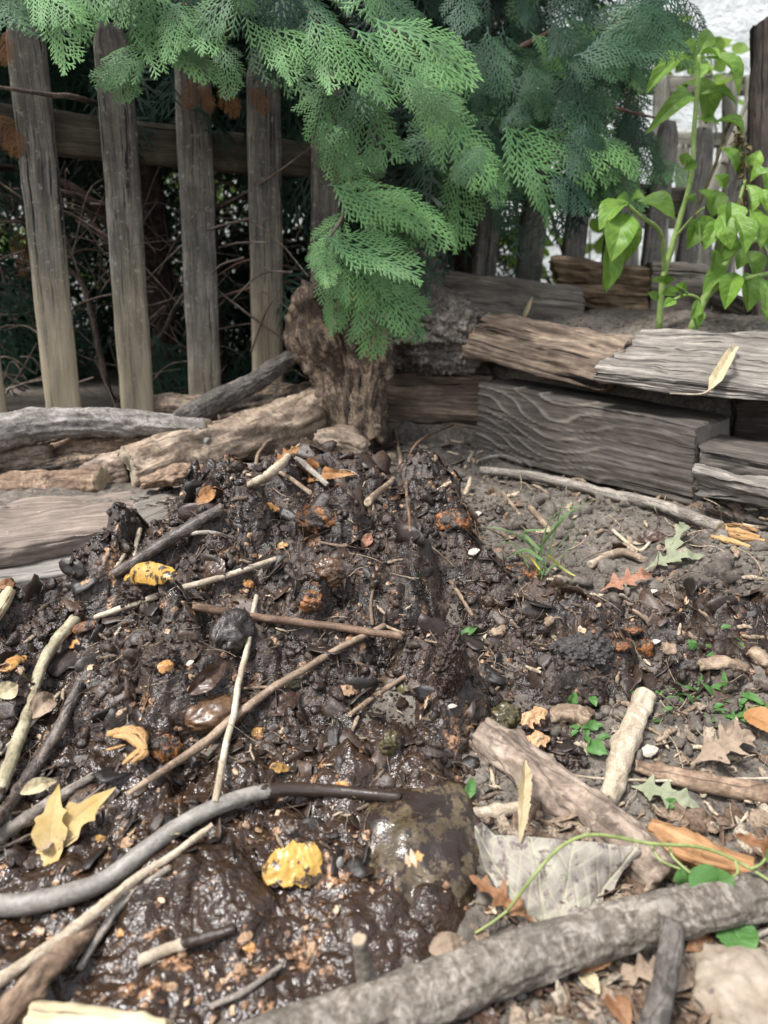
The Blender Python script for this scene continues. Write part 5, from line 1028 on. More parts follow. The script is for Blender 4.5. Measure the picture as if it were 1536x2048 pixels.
# vine
vn = thing('vine', 'thin green vine arching over the large pale leaf, with green leaves at right', 'vine', gnd(1020, 1820))
Y0 = gnd(1020, 1825)[1]; VP = [gnd(1015, 1822, .02), gnd(1070, 1750, .055), gnd(1125, 1692, .06), gnd(1190, 1673, .06), gnd(1300, 1688, .055), gnd(1400, 1698, .05), gnd(1480, 1730, .04), gnd(1580, 1790, .04)]
put('stem', tube(VP, [.0013, .0015, .0015, .0013], 120, 9, .12, 3, .1, knots=5), M['vine'], vn)
put('stem', tube([VP[0], gnd(985, 1845, .012), gnd(950, 1870, .006)], [.0013, .001], 16, 8, .06), M['vine'], vn)
for (P, b0, t0, W) in [([(1340, 1690), (1345, 1715), (1380, 1748)], (1378, 1745), (1430, 1790), 70), ([(1300, 1690), (1320, 1720), (1360, 1740)], (1362, 1738), (1365, 1775), 46), ([(1470, 1725), (1475, 1745), (1465, 1755)], (1465, 1755), (1420, 1770), 50), ([(1500, 1740), (1520, 1730), (1530, 1720)], (1530, 1725), (1560, 1690), 50)]:
    put('stem', tube([gnd(x, y, .045) for x, y in P], [.0012, .0010], 14, 8, .05), M['vine'], vn)
    put('leaf', leaf(gnd(*b0, .045), gnd(*t0, .03), (.1, -.8, .7), W * .6 / FPX, fold=.2, curl=.12, seed=W, nl=20, nw=11), M['leaf_green'], vn)

# ---------------------------------------------------------------- squash, gourds and other big scraps in the heap
sq = thing('squash', 'slimy olive grey half of a squash smeared with mud, largest scrap in the front', 'squash', gnd(840, 1690))
p = gnd(838, 1690); d = depth_of(p) / FPX
def flat_lobe(th): return 1 + .10 * np.cos(3 * th + 1)
V, F, A = blob(p + np.array([0, .014, -.022]), (.090, .064, .036), (.25, .97, .28), (0, -.35, 1), amp=.13, fs=1.5, nu=110, nv=70, fine=.012)
put('rind', (V, F, A), M['squash_olive'], sq)
put('peel_spot', leaf(gnd(810, 1728, .05), gnd(848, 1712, .05), (0, -.5, 1), .016, out=oakish, fold=.1), M['peel_orange'], sq)
GS = 'squash and gourd pieces in the heap'
def peel(b0, t0, W, mat, label, lift=.010, up=(0, -.6, 0), name='squash_peel', cat='peel', **kw):
    a = gnd(*b0, lift); b_ = gnd(*t0, lift); m = (a + b_) / 2; n = nrm(m[0], m[1]); n = n / np.linalg.norm(n) + np.array(up)
    kk = dict(fold=0, cup=.9, curl=.10, jag=.14, ruffle=.10, seed=W, nl=40, nw=21, out=pts_outline([(0, .3), (.08, .75), (.3, 1), (.6, 1), (.9, .8), (1, .35)])); kk.update(kw)
    g = leaf(a, b_, n, W * depth_of(m) / FPX, **kk); tagput(name, shell(g, .002, kk['nl'], kk['nw']), M[mat], label, cat, GS)
peel((524, 1742), (645, 1722), 92, 'peel_yellow', 'bright yellow orange squash peel in the wet front of the heap', lift=.010, cup=.35, jag=.10, curl=.06, ruffle=.10, nl=60, nw=31, out=pts_outline([(0, .25), (.06, .6), (.2, .55), (.35, .9), (.5, .8), (.62, 1.0), (.8, .95), (.93, .7), (1, .3)]), out2=pts_outline([(0, .1), (.1, .35), (.25, .8), (.4, .7), (.55, 1), (.7, .75), (.85, .95), (1, .2)]))
peel((560, 1770), (535, 1745), 30, 'peel_orange', 'small orange peel just below the bright yellow orange peel', lift=.008)
peel((250, 1160), (348, 1168), 46, 'peel_yellow', 'bright yellow squash skin on top of the dark left chunk', lift=.022)
gblob(288, 1215, 48, 48, 'mud_chunk', 'dark mud caked chunk under the bright yellow skin', 'squash_chunk', 'squash chunk', 20, .9, .15, GS, amp=.25, fine=.1, nu=120, nv=80, crumb=(.0035, 160))
gblob(1040, 1162, 44, 25, 'gourd_rust', 'orange rust gourd beside the grass tuft', 'gourd', 'gourd', 8, .8, .45, GS, amp=.12, nu=100, nv=64, crumb=(.0018, 130))
gblob(905, 1058, 38, 28, 'gourd_rust', 'muddy round orange gourd on the right shoulder of the heap', 'gourd', 'gourd', 0, .9, .3, GS, amp=.12, nu=100, nv=64, crumb=(.0018, 130))
gblob(640, 1050, 50, 30, 'gourd_rust', 'reddish brown gourd sunk near the heap top', 'gourd', 'gourd', -15, .9, .55, GS, amp=.15, nu=100, nv=64, crumb=(.0018, 130))
gblob(655, 1155, 34, 30, 'brown_leather', 'small brown gourd under the heap top, above the level stick', 'gourd', 'gourd', 0, .9, .4, GS, amp=.15, nu=100, nv=64, crumb=(.0018, 130))
gblob(620, 1215, 26, 24, 'gourd_rust', 'small muddy gourd just above the level brown stick', 'gourd', 'gourd', 0, .9, .4, GS, amp=.15, nu=100, nv=64, crumb=(.0018, 130))
gblob(466, 1292, 58, 58, 'glossy_dark', 'glossy dark egg shaped fruit beneath the level brown stick', 'rotting_fruit', 'fruit', 70, .9, .62, GS, amp=.16, fine=.03)
gblob(430, 1440, 62, 32, 'brown_leather', 'leathery brown rind curled under the long tan twig', 'rotting_fruit', 'fruit', 30, .9, .35, GS, amp=.15)
gblob(1165, 1340, 68, 44, 'slate_chunk', 'broad dark grey slab of matted compost on the right', 'compost_slab', 'compost slab', 12, .7, .15, GS, amp=.22, fine=.09, nu=150, nv=90, crumb=(.0035, 150))
gblob(900, 1375, 36, 75, 'mud_chunk', 'upright brown cylinder of caked compost right of centre', 'squash_chunk', 'squash chunk', 80, .5, -.1, GS, amp=.16, fine=.08, nu=150, nv=90, crumb=(.0035, 170))
gblob(1010, 1450, 34, 30, 'squash_green', 'dull green yellow squash lump by the torn orange peel', 'squash_chunk', 'squash chunk', 20, .9, .5, GS, amp=.3, fine=.08)
peel((1045, 1450), (1095, 1425), 44, 'peel_tan', 'torn orange tan peel by the top of the buried log', lift=.02, cup=.3, curl=.05, ruffle=.16, nl=60, nw=31, out=oak(73), out2=pts_outline([(0, .2), (.2, .9), (.5, .7), (.7, 1), (1, .2)]))
peel((1038, 1500), (1100, 1478), 50, 'peel_tan', 'lower torn tan peel lying against the buried log', lift=.014, cup=.3, curl=.05, ruffle=.16, nl=60, nw=31, out=oak(73), out2=pts_outline([(0, .2), (.2, .9), (.5, .7), (.7, 1), (1, .2)]))
for k, (x, y, rw, rh, a) in enumerate([(1245, 1300, 22, 13, 30), (1290, 1312, 14, 24, 70), (1265, 1275, 20, 11, 10), (1235, 1280, 14, 10, 0)]):
    gblob(x, y, rw, rh, 'gourd_rust', ['shiny rust coloured root lump, lowest of the cluster right of the grey slab', 'upright shiny rust root at the right of the cluster', 'small shiny rust root behind the cluster', 'tiny rust root at the left of the cluster'][k], 'root_lump', 'root', a, .9, .1, 'rust roots by the grey slab', amp=.15)
gblob(320, 1330, 34, 26, 'mud_chunk', 'muddy lump with orange flesh left of the glossy fruit', 'squash_chunk', 'squash chunk', 0, .9, .3, GS, amp=.25, fine=.1)
peel((318, 1345), (345, 1330), 26, 'peel_orange', 'orange bit of flesh on the muddy lump left of the glossy fruit', lift=.022)
peel((10, 1345), (45, 1315), 34, 'peel_orange', 'orange peel at the left edge by the greenish stick', lift=.012)
peel((145, 1262), (190, 1248), 24, 'gourd_rust', 'red brown skin at the end of the greenish stick', lift=.012)
gblob(330, 1520, 34, 36, 'gourd_rust', 'muddy orange lump right of the fibre tuft', 'gourd', 'gourd', 0, .8, .4, GS, amp=.15, nu=100, nv=64, crumb=(.0018, 130))
gblob(745, 905, 36, 34, 'mud_chunk', 'crumb covered dark lump standing on the crest of the heap', 'squash_chunk', 'squash chunk', 0, .8, -.1, GS, amp=.3, fine=.15, nu=120, nv=80, crumb=(.004, 150))
gblob(780, 1500, 22, 26, 'squash_green', 'small green grey squash bit left of the buried log end', 'squash_chunk', 'squash chunk', 40, .8, .2, GS, amp=.2)
gblob(680, 1738, 10, 15, 'pebble', 'small grey seed on the mud beside the squash', 'seed', 'seed', 70, .6, .0, None, amp=.05)
gblob(1040, 2002, 14, 12, 'pebble', 'dark pebble in the litter under the foreground branch', 'pebble', 'pebble', 0, .8, .2, None, amp=.1)
PL = 'peel scraps in the heap'; random.seed(3)
for (x, y, w, h, m, l) in [(545, 1020, 26, 40, 'peel_orange', 'upright orange peel near the heap top'), (565, 1092, 24, 18, 'peel_amber', 'curled yellow peel below the heap top'), (700, 1385, 40, 26, 'peel_dull', 'peach peel scrap in the centre of the heap'), (720, 1415, 30, 18, 'peel_orange', 'orange scrap just below the peach scrap in the centre'),
                           (520, 1465, 36, 22, 'peel_amber', 'amber peel beside the pale stick'), (560, 1540, 40, 22, 'peel_amber', 'yellow flesh scrap above the smooth bent branch'), (690, 1572, 46, 20, 'peel_orange', 'orange peel just above the end of the bent branch'), (415, 1195, 22, 18, 'peel_dull', 'pale peel above the start of the level stick'),
                           (500, 1178, 26, 20, 'peel_orange', 'orange scrap left of the pale upright stick top'), (550, 1285, 22, 26, 'peel_dull', 'tan peel right of the pale upright stick'), (705, 1210, 18, 18, 'peel_amber', 'yellow scrap above the fork of the tan twig'), (795, 1247, 16, 14, 'gourd_rust', 'rust berry at the end of the level stick'),
                           (170, 1165, 26, 22, 'peel_dull', 'tan peel on the left shoulder of the heap'), (150, 1290, 18, 22, 'peel_orange', 'orange scrap under the red brown skin at left'), (1105, 1305, 26, 20, 'peel_dull', 'tan peel left of the grey slab'), (1060, 1312, 24, 26, 'gourd_rust', 'rust peel behind the tan peel by the grey slab'),
                           (970, 1610, 20, 24, 'gourd_rust', 'rust scrap in the dark gap beside the buried log'), (980, 1310, 20, 14, 'peel_dull', 'small tan scrap left of the grey slab, near the heap foot'), (590, 1370, 40, 22, 'squash_green', 'green grey pulp scrap right of the tan twig'), (810, 1372, 40, 30, 'squash_green', 'ochre wet leaf scrap left of the caked cylinder'),
                           (200, 1680, 26, 16, 'peel_amber', 'amber scrap under the yellow lobed leaf'), (255, 1690, 26, 24, 'peel_dull', 'curled tan peel above the smooth bent branch'), (350, 1672, 26, 20, 'leaf_straw', 'pale round scrap beside the pale peeling stick'), (360, 1600, 18, 26, 'gourd_rust', 'red scrap above the bent branch'),
                           (490, 1880, 30, 26, 'peel_dull', 'tan scrap at the end of the brown stub in the front'), (500, 1900, 26, 22, 'peel_orange', 'orange scrap under the tan one in the wet front'), (625, 1905, 20, 36, 'peel_dull', 'peach scrap in the wet front above the foreground branch'), (480, 1940, 22, 22, 'peel_dull', 'small peach scrap below the orange one in the wet front'),
                           (345, 1975, 24, 18, 'peel_dull', 'tan scrap near the bottom, left of the thin grey twig'), (365, 1915, 20, 14, 'peel_dull', 'tan scrap just under the brown stub'), (240, 1870, 14, 16, 'peel_orange', 'orange scrap in the front beside the grey splintered stick'), (555, 1665, 20, 18, 'peel_dull', 'pink scrap above the bright yellow orange peel')]:
    if m in ('leaf_straw',): gleaf((x - w / 2, y), (x + w / 2, y - 3), h * 1.3, m, l, 'peel_scrap', 'peel', lift=.006, fold=.2, seed=w, nl=16, nw=9, group=PL)
    else:
        a, b_ = (x - w / 2, y + random.uniform(-4, 4)), (x + w / 2, y + random.uniform(-4, 4)); p0 = gnd(*a, .002); p1 = gnd(*b_, .002)
        if abs(p0[1] - p1[1]) > .05: p1[1] = p0[1]; p1[2] = p0[2]
        g = leaf(p0, p1, (random.uniform(-.3, .3), -.7, .8), h * depth_of(p0) / FPX, out=pts_outline([(0, .3), (.1, .8), (.4, 1), (.7, .8), (1, .3)]), cup=.7, jag=.15, curl=.12, ruffle=.16, seed=w + y, nl=22, nw=13)
        tagput('peel_scrap', shell(g, .0015, 22, 13), M[m], l, 'peel', PL)
for (x, y, w, h, l) in [(905, 1418, 20, 10, 'white sliver of eggshell on the caked compost'), (380, 1330, 16, 12, 'white crumb left of the glossy fruit'), (955, 1030, 18, 14, 'white scrap on the soil behind the heap'), (948, 1108, 24, 16, 'white mouldy scrap on the right shoulder of the heap'), (1300, 1508, 34, 26, 'white petal like scrap beside the stout pale stick'), (1310, 1288, 24, 12, 'white scrap on the rust root cluster'), (1305, 1185, 24, 10, 'whitish chip below the pink oak leaf'), (738, 856, 14, 8, 'white pebble at the stump foot')]:
    p0 = gnd(x - w / 2, y, .006); p1 = gnd(x + w / 2, y - h * .4, .010); g = leaf(p0, p1, (0, -.7, .8), h * depth_of(p0) / FPX, fold=.2, cup=1, nl=16, nw=9, jag=.3, seed=x)
    tagput('white_scrap', shell(g, .0012, 16, 9), M['shell_white'], l, 'scrap', 'white scraps')
for (P, w, l) in [([(1100, 1432), (1140, 1428), (1180, 1436)], 34, 'flat flake of bark right of the torn orange peel'), ([(1140, 1440), (1170, 1455)], 14, 'small bark chip under the bark flake'), ([(985, 1270), (1010, 1255)], 18, 'grey bark chip on the heap foot'), ([(1090, 1250), (1105, 1235)], 14, 'stubby bark chip on the soil below the grass'), ([(1400, 1330), (1450, 1325), (1490, 1335)], 26, 'pale crumbling bark flake on the right clods'), ([(1500, 1300), (1540, 1330)], 30, 'bark flake at the right edge on the dark clods'), ([(1330, 1290), (1350, 1310)], 22, 'tan bark chip right of the rust roots')]:
    stick(P, [w * .7, w, w * .6], 'stick_tan', l, 'bark_chip', 'bark chip', 'bark chips', nl=30, ns=14, flat=1.5, bump=.3, fine=.15, jag=.8)

for k, (P, w, m, l) in enumerate([([(1150, 1960), (1190, 2010), (1215, 2060)], 14, 'stick_grey', 'grey twig in the litter left of the branch side twig'), ([(1120, 2005), (1160, 2025), (1230, 2035)], 9, 'twig_red', 'thin red twig in the litter at the bottom edge'), ([(1245, 1900), (1290, 1935), (1330, 1940)], 10, 'stick_tan', 'tan twig under the foreground branch'),
                                  ([(1330, 1905), (1400, 1960), (1420, 2000)], 12, 'stick_grey', 'grey twig running toward the tan stone'), ([(1400, 1900), (1470, 1890), (1536, 1860)], 14, 'stick_grey', 'grey twig beyond the tan stone under the foreground branch'), ([(1000, 2040), (1060, 2025), (1110, 2035)], 8, 'stick_tan', 'fine tan twig at the bottom edge in the litter')]):
    stick(P, w, m, l, 'twig', 'twig', 'twigs in the corner litter', nl=30, ns=9)
for (b0, t0, W, m, l) in [((1240, 1960), (1330, 1930), 60, 'leaf_tan', 'tan leaf in the litter behind the branch side twig'), ((1380, 1940), (1340, 1990), 40, 'leaf_tan', 'grey tan leaf left of the corner stone'), ((1060, 1985), (1130, 1960), 50, 'leaf_dark', 'dark wet leaf under the foreground branch'), ((1160, 1945), (1200, 1990), 36, 'leaf_straw', 'straw coloured leaf bit in the corner litter'), ((940, 2020), (1000, 2050), 40, 'leaf_dark', 'dark leaf at the bottom edge below the branch'),
                          ((1420, 1870), (1370, 1905), 40, 'leaf_brown', 'brown leaf behind the corner stone')]:
    gleaf(b0, t0, W, m, l, lift=.008, up=(0, -.4, 0), out=oakish if W > 45 else ovate, fold=.3, ruffle=.14, seed=W, nl=60)
# ---------------------------------------------------------------- basil
def basil(label, base, stems, leaves, small=()):
    t = thing('basil_plant', label, 'basil plant', base, 'basil plants in the bed')
    for P, r in stems: put('stem', tube([atY(*q) for q in P], r, 40, 10, .08, 1, .02), M['basil_stem'], t)
    for k, (b0, t0, W, Y, dY, ux, curl) in enumerate(leaves):
        a = atY(*b0, Y); b_ = atY(*t0, Y + dY); d = depth_of(a)
        put('leaf', leaf(a, b_, (ux + random.uniform(-.5, .5), -.9, .55 + random.uniform(-.2, .4)), W * .80 * d / FPX, out=lambda t: np.sin(np.pi * np.clip(t, 0, 1) ** .92) ** .95, fold=random.uniform(.25, .8), quilt=.018, curl=curl * 1.2, cup=random.uniform(-.6, .5), ruffle=.05, seed=k * 3 + W, nl=48, nw=23, twist=random.uniform(-.5, .5), jag=.04), M['basil'], t)
    return t
basil('tall basil plant with big drooping leaves in the bed behind the silvery timber', atY(1318, 655, 1.52),
      [([(1318, 660, 1.52), (1326, 560, 1.52), (1345, 490, 1.52), (1362, 430, 1.52), (1383, 350, 1.52), (1389, 250, 1.52), (1396, 165, 1.52), (1398, 110, 1.52)], [.0065, .006, .005, .0045, .004]), ([(1328, 545, 1.52), (1325, 480, 1.50), (1310, 452, 1.47), (1280, 432, 1.45), (1255, 410, 1.44)], [.0045, .004, .0035]), ([(1350, 475, 1.52), (1390, 430, 1.49), (1410, 415, 1.48)], [.003, .002])],
      [((1385, 118), (1290, 190), 56, 1.5, -.03, -.3, .18), ((1390, 195), (1288, 272), 44, 1.48, -.04, -.2, .25), ((1400, 115), (1478, 195), 60, 1.5, -.03, .3, .18), ((1395, 112), (1420, 62), 44, 1.52, .03, 0, .1), ((1388, 110), (1360, 90), 40, 1.5, 0, 0, .1), ((1398, 150), (1412, 250), 62, 1.54, .02, .1, .1), ((1392, 170), (1372, 165), 40, 1.55, .03, 0, .1),
       ((1400, 110), (1440, 118), 36, 1.48, -.03, .1, .1), ((1395, 125), (1400, 158), 40, 1.46, -.03, 0, .1), ((1398, 190), (1475, 214), 36, 1.51, -.02, .2, .15), ((1425, 245), (1488, 285), 40, 1.5, -.02, .2, .2), ((1372, 180), (1352, 172), 34, 1.56, .02, 0, .1), ((1390, 240), (1440, 250), 34, 1.55, 0, 0, .1),
       ((1258, 405), (1198, 462), 64, 1.44, -.04, -.3, .15), ((1252, 425), (1222, 525), 78, 1.42, -.04, -.1, .12), ((1264, 430), (1250, 525), 56, 1.46, 0, .2, .12), ((1275, 402), (1350, 440), 62, 1.45, -.03, .2, .14), ((1258, 408), (1232, 398), 34, 1.43, -.02, 0, .1), ((1262, 404), (1290, 396), 36, 1.42, -.02, 0, .1), ((1215, 478), (1212, 585), 56, 1.45, -.02, .3, .08), ((1240, 500), (1205, 580), 44, 1.46, 0, 0, .1),
       ((1365, 330), (1375, 305), 30, 1.5, 0, 0, .1), ((1368, 340), (1395, 325), 30, 1.5, 0, 0, .1), ((1340, 575), (1300, 560), 26, 1.49, -.02, 0, .1), ((1325, 585), (1352, 592), 30, 1.48, -.02, 0, .1), ((1330, 570), (1345, 555), 26, 1.48, -.02, 0, .1), ((1318, 600), (1295, 585), 24, 1.48, 0, 0, .1), ((1400, 430), (1410, 500), 50, 1.5, -.02, .2, .15), ((1395, 440), (1372, 500), 56, 1.49, -.02, -.2, .15), ((1370, 395), (1385, 410), 30, 1.5, 0, 0, .1)])
basil('bushy basil plant with a thick pale stem crowding the right edge', atY(1385, 655, 1.46),
      [([(1383, 660, 1.46), (1405, 605, 1.46), (1432, 560, 1.46), (1455, 520, 1.46), (1480, 492, 1.46), (1540, 470, 1.46)], [.0085, .008, .0065, .005]), ([(1405, 605, 1.46), (1440, 570, 1.44), (1480, 560, 1.43), (1545, 545, 1.42)], [.005, .004]), ([(1432, 560, 1.46), (1440, 500, 1.46), (1470, 430, 1.46), (1490, 360, 1.46)], [.0045, .003]), ([(1395, 630, 1.46), (1398, 600, 1.44), (1375, 590, 1.43), (1345, 600, 1.43)], [.003, .0025])],
      [((1470, 345), (1440, 295), 46, 1.46, -.02, -.2, .12), ((1475, 350), (1465, 290), 44, 1.48, 0, 0, .1), ((1500, 365), (1540, 345), 50, 1.46, -.02, .2, .12), ((1490, 370), (1500, 430), 50, 1.44, -.03, .1, .12), ((1440, 430), (1462, 500), 54, 1.42, -.03, -.1, .12), ((1420, 420), (1395, 380), 40, 1.46, 0, 0, .1), ((1500, 410), (1520, 500), 62, 1.42, -.03, .1, .1), ((1470, 430), (1490, 510), 52, 1.40, -.03, .1, .1),
       ((1440, 440), (1408, 500), 46, 1.43, -.02, -.1, .12), ((1450, 530), (1405, 590), 40, 1.45, -.02, -.2, .12), ((1470, 545), (1450, 620), 54, 1.42, -.03, 0, .1), ((1490, 545), (1495, 625), 60, 1.44, -.03, .1, .1), ((1515, 550), (1530, 640), 60, 1.42, -.03, .2, .1), ((1520, 470), (1545, 540), 60, 1.42, -.02, .2, .1), ((1530, 390), (1560, 430), 60, 1.43, -.02, .2, .1), ((1480, 480), (1445, 500), 44, 1.44, -.02, 0, .1),
       ((1395, 600), (1380, 640), 36, 1.43, -.02, 0, .1), ((1372, 590), (1350, 570), 30, 1.43, -.02, 0, .1), ((1362, 595), (1340, 580), 28, 1.43, -.02, 0, .1), ((1350, 600), (1325, 615), 26, 1.42, -.02, 0, .1), ((1385, 620), (1395, 660), 34, 1.44, -.02, 0, .1), ((1410, 480), (1400, 440), 40, 1.47, 0, 0, .1), ((1500, 350), (1520, 300), 40, 1.48, 0, 0, .1), ((1520, 620), (1545, 660), 44, 1.44, 0, 0, .1), ((1432, 500), (1420, 540), 36, 1.44, 0, 0, .1), ((1430, 350), (1450, 380), 34, 1.46, 0, 0, .1)] + [((x, y), (x + random.uniform(-30, 34), y + random.uniform(45, 90)), random.uniform(38, 60), random.uniform(1.40, 1.56), -.02, random.uniform(-.3, .3), .12) for x, y in [(random.uniform(1410, 1540), random.uniform(320, 560)) for _ in range(9)]])
wf = thing('withered_stalk', 'brown withered flower stalk hanging between the two basil plants', 'dead flower stalk', atY(1400, 400, 1.48))
put('stem', tube([atY(1385, 440, 1.49), atY(1430, 330, 1.49), atY(1455, 255, 1.49), atY(1470, 242, 1.48), atY(1480, 270, 1.47), atY(1490, 340, 1.46), atY(1485, 420, 1.46)], [.003, .003, .0025, .002], 60, 8, .15), M['withered'], wf)
for i in range(60):
    k = random.random(); x = 1475 + 15 * math.sin(k * 3) + random.uniform(-12, 10); y = 262 + 165 * k; a = atY(x, y, 1.465 + random.uniform(-.01, .01)); d = np.array([random.gauss(0, 1), random.gauss(0, .6), random.gauss(-.9, .6)]); d /= np.linalg.norm(d)
    put('dry_bract', leaf(a, a + d * random.uniform(.010, .022), (random.gauss(0, 1), -.6, .4), .009, fold=.6, ruffle=.2, nl=7, nw=5, seed=i), M['withered'], wf)

# ---------------------------------------------------------------- uncountable small stuff
def ico(sub):
    import bmesh
    bm = bmesh.new(); bmesh.ops.create_icosphere(bm, subdivisions=sub, radius=1); bm.verts.ensure_lookup_table()
    V = np.array([v.co[:] for v in bm.verts]); F = np.array([[v.index for v in f.verts] for f in bm.faces]); bm.free(); return V, F
def rand_rot(n):
    q = rng.normal(size=(n, 4)); q /= np.linalg.norm(q, axis=1)[:, None]; w, x, y, z = q.T
    return np.stack([np.stack([1 - 2 * (y * y + z * z), 2 * (x * y - z * w), 2 * (x * z + y * w)], -1), np.stack([2 * (x * y + z * w), 1 - 2 * (x * x + z * z), 2 * (y * z - x * w)], -1), np.stack([2 * (x * z - y * w), 2 * (y * z + x * w), 1 - 2 * (x * x + y * y)], -1)], 1)
def scatter(bank, P, S, R, tone):
    Vs, Fs, n = [], [], 0; to = []
    idx = rng.integers(0, len(bank), len(P))
    for b_ in range(len(bank)):
        m = idx == b_; V, F = bank[b_]; k = int(m.sum())
        if not k: continue
        W = np.einsum('nij,nvj->nvi', R[m], V[None] * S[m][:, None, :]) + P[m][:, None]
        Vs.append(W.reshape(-1, 3)); Fs.append((F[None] + (np.arange(k) * len(V))[:, None, None]).reshape(-1, F.shape[1]) + n); n += k * len(V)
        to.append(np.repeat(tone[m], len(V)))
    return np.concatenate(Vs), np.concatenate(Fs), {'tone': np.concatenate(to)}
def crumb_bank(sub, n, amp):
    V, F = ico(sub); return [(V * (1 + amp * 1.8 * fbm(V * 1.6 + i * 7.1, 3))[:, None], F) for i in range(n)]
def spots(n, keep):
    """points over the yard, as dense in the distance as the eye needs"""
    out = []
    while sum(map(len, out)) < n:
        k = 40000; r = .36 * (1.7 / .36) ** rng.random(k); a = rng.uniform(-.62, .62, k); x = r * np.sin(a); y = r * np.cos(a)
        m = keep(x, y); out.append(np.stack([x[m], y[m]], -1))
    return np.concatenate(out)[:n]
hm = lambda x, y: heap_mask(x, y)
inbed = lambda x, y: poly_sd(x, y, BED) > -.01
def edge_clump(x, y, f, s, t): return pn(P3(x * f, y * f, s)) > t
BIG, SMALL = crumb_bank(2, 5, .35), crumb_bank(1, 5, .35)
for nm, n, bank, keep, size, mat, lab, cat, flat in [
        ('compost_crumbs', 7500, SMALL, lambda x, y: (hm(x, y) > -.02) & (y + .3 * np.maximum(0, x) > .64) & edge_clump(x, y, 14, 1, -.25), (.0010, .0032), 'muck', 'fine black crumbs of compost all over the heap', 'crumbs', .8),
        ('compost_clods', 1300, BIG, lambda x, y: (hm(x, y) > -.04) & (y > .60) & edge_clump(x, y, 10, 2, -.05), (.0030, .0085), 'muck', 'small dark clods sticking out of the heap', 'clods', .8),
        ('soil_crumbs', 7000, SMALL, lambda x, y: (hm(x, y) < .0) & edge_clump(x, y, 9, 3, -.3) & (x > -.3), (.0010, .0036), 'earth', 'loose dry crumbs on the bare soil', 'crumbs', .85),
        ('soil_clods', 900, BIG, lambda x, y: (hm(x, y) < .02) & edge_clump(x, y, 7, 4, .0) & (x > -.3) & (y < 1.5), (.003, .011), 'earth', 'dry clods scattered on the bare soil', 'clods', .8)]:
    q = spots(n, keep); z = np.maximum(soil(q[:, 0], q[:, 1]), heap(q[:, 0], q[:, 1])); s = size[0] + (size[1] - size[0]) * rng.random(n) ** 2.5; s = s * np.clip(np.hypot(q[:, 0], q[:, 1]) / .8, .6, 1.3)
    S = s[:, None] * np.stack([rng.uniform(.8, 1.5, n), rng.uniform(.8, 1.2, n), rng.uniform(.6, 1.0, n) * flat], -1)
    g_ = scatter(bank, np.stack([q[:, 0], q[:, 1], z + s * .25], -1), S, rand_rot(n), np.zeros(n)); g_[2]['dry'] = np.repeat(sst(.15, .5, q[:, 0]) * .7, 0) if False else np.clip((g_[0][:, 0] - .15) / .5, 0, .7)
    tag(put(nm, g_, M[mat], origin=(0, 0, 0)), lab, cat, kind='stuff')
# flakes of peel, chips of wood, shreds of dry leaf
def flake_bank(n, k=4):
    out = []
    for i in range(n):
        u, v = np.meshgrid(np.linspace(-1, 1, k + 1), np.linspace(-1, 1, k)); r = 1 + .5 * pn(P3(u * 1.3 + i * 3, v * 1.3, 2)); x, y = u * r, v * r * .75
        x, y = x * np.sqrt(1 - .4 * v * v), y * np.sqrt(1 - .4 * u * u); z = .30 * x * x * rng.uniform(-1, 1) + .35 * y * y * rng.uniform(-1, 1) + .12 * pn(P3(u * 2 + i, v * 2, 5))
        V = np.stack([x, y, z], -1).reshape(-1, 3); F = grid_faces(k + 1, k); B = V - [0, 0, .10]; m = len(V)
        e = np.r_[np.arange(k + 1), np.arange(1, k) * (k + 1) + k, (k - 1) * (k + 1) + np.arange(k - 1, -1, -1), np.arange(k - 2, 0, -1) * (k + 1)]
        out.append((np.vstack([V, B]), np.vstack([F, F[:, ::-1] + m, np.stack([np.roll(e, -1), e, e + m, np.roll(e, -1) + m], -1)])))
    return out
def chip_bank(n):
    out = []
    for i in range(n):
        V, F, _ = tube([(-1, 0, 0), (-.3, .06 * rng.normal(), .05 * rng.normal()), (.4, .06 * rng.normal(), .05), (1, 0, 0)], [.10, .17, .16, .08], 8, 6, .3, 1, .2, jag=1.2, flat=1.4); out.append((V, F))
    return out
def fibre_bank(n):
    out = []
    for i in range(n):
        V, F, _ = tube([(-1, 0, 0), (-.4, .22 * rng.normal(), .12 * rng.random()), (.3, .22 * rng.normal(), .12 * rng.random()), (1, .2 * rng.normal(), 0)], [.018, .022, .014], 14, 4, 0, 1, 0, cap=False); out.append((V, F))
    return out
def ground_rot(q, tilt):
    n = len(q); e = .008; x, y = q.T; f = lambda a, b_: surf(a, b_, False)
    N = np.stack([-(f(x + e, y) - f(x - e, y)) / (2 * e), -(f(x, y + e) - f(x, y - e)) / (2 * e), np.ones(n)], -1); N += rng.normal(size=(n, 3)) * tilt; N /= np.linalg.norm(N, axis=1)[:, None]
    a = rng.uniform(0, 6.283, n); X = np.stack([np.cos(a), np.sin(a), np.zeros(n)], -1); X -= N * (X * N).sum(1)[:, None]; X /= np.linalg.norm(X, axis=1)[:, None]
    return np.stack([X, np.cross(N, X), N], -1)
M['sc_peel'] = scrap('peel_flakes', (.075, .035, .018), (.29, .155, .08), (.56, .40, .26), .45)
M['sc_chip'] = scrap('wood_chips', (.09, .065, .047), (.26, .19, .13), (.52, .42, .30), .8, .3)
M['sc_shred'] = scrap('leaf_shreds', (.12, .075, .05), (.27, .19, .13), (.42, .36, .27), .75, .3, .15)
M['sc_fibre'] = scrap('plant_fibres', (.05, .033, .024), (.17, .12, .085), (.46, .36, .25), .7, .3)
M['sc_dark'] = scrap('wet_leaf_scraps', (.010, .007, .005), (.035, .021, .014), (.085, .052, .034), .45)
FL, CH, FI = flake_bank(7), chip_bank(6), fibre_bank(8)
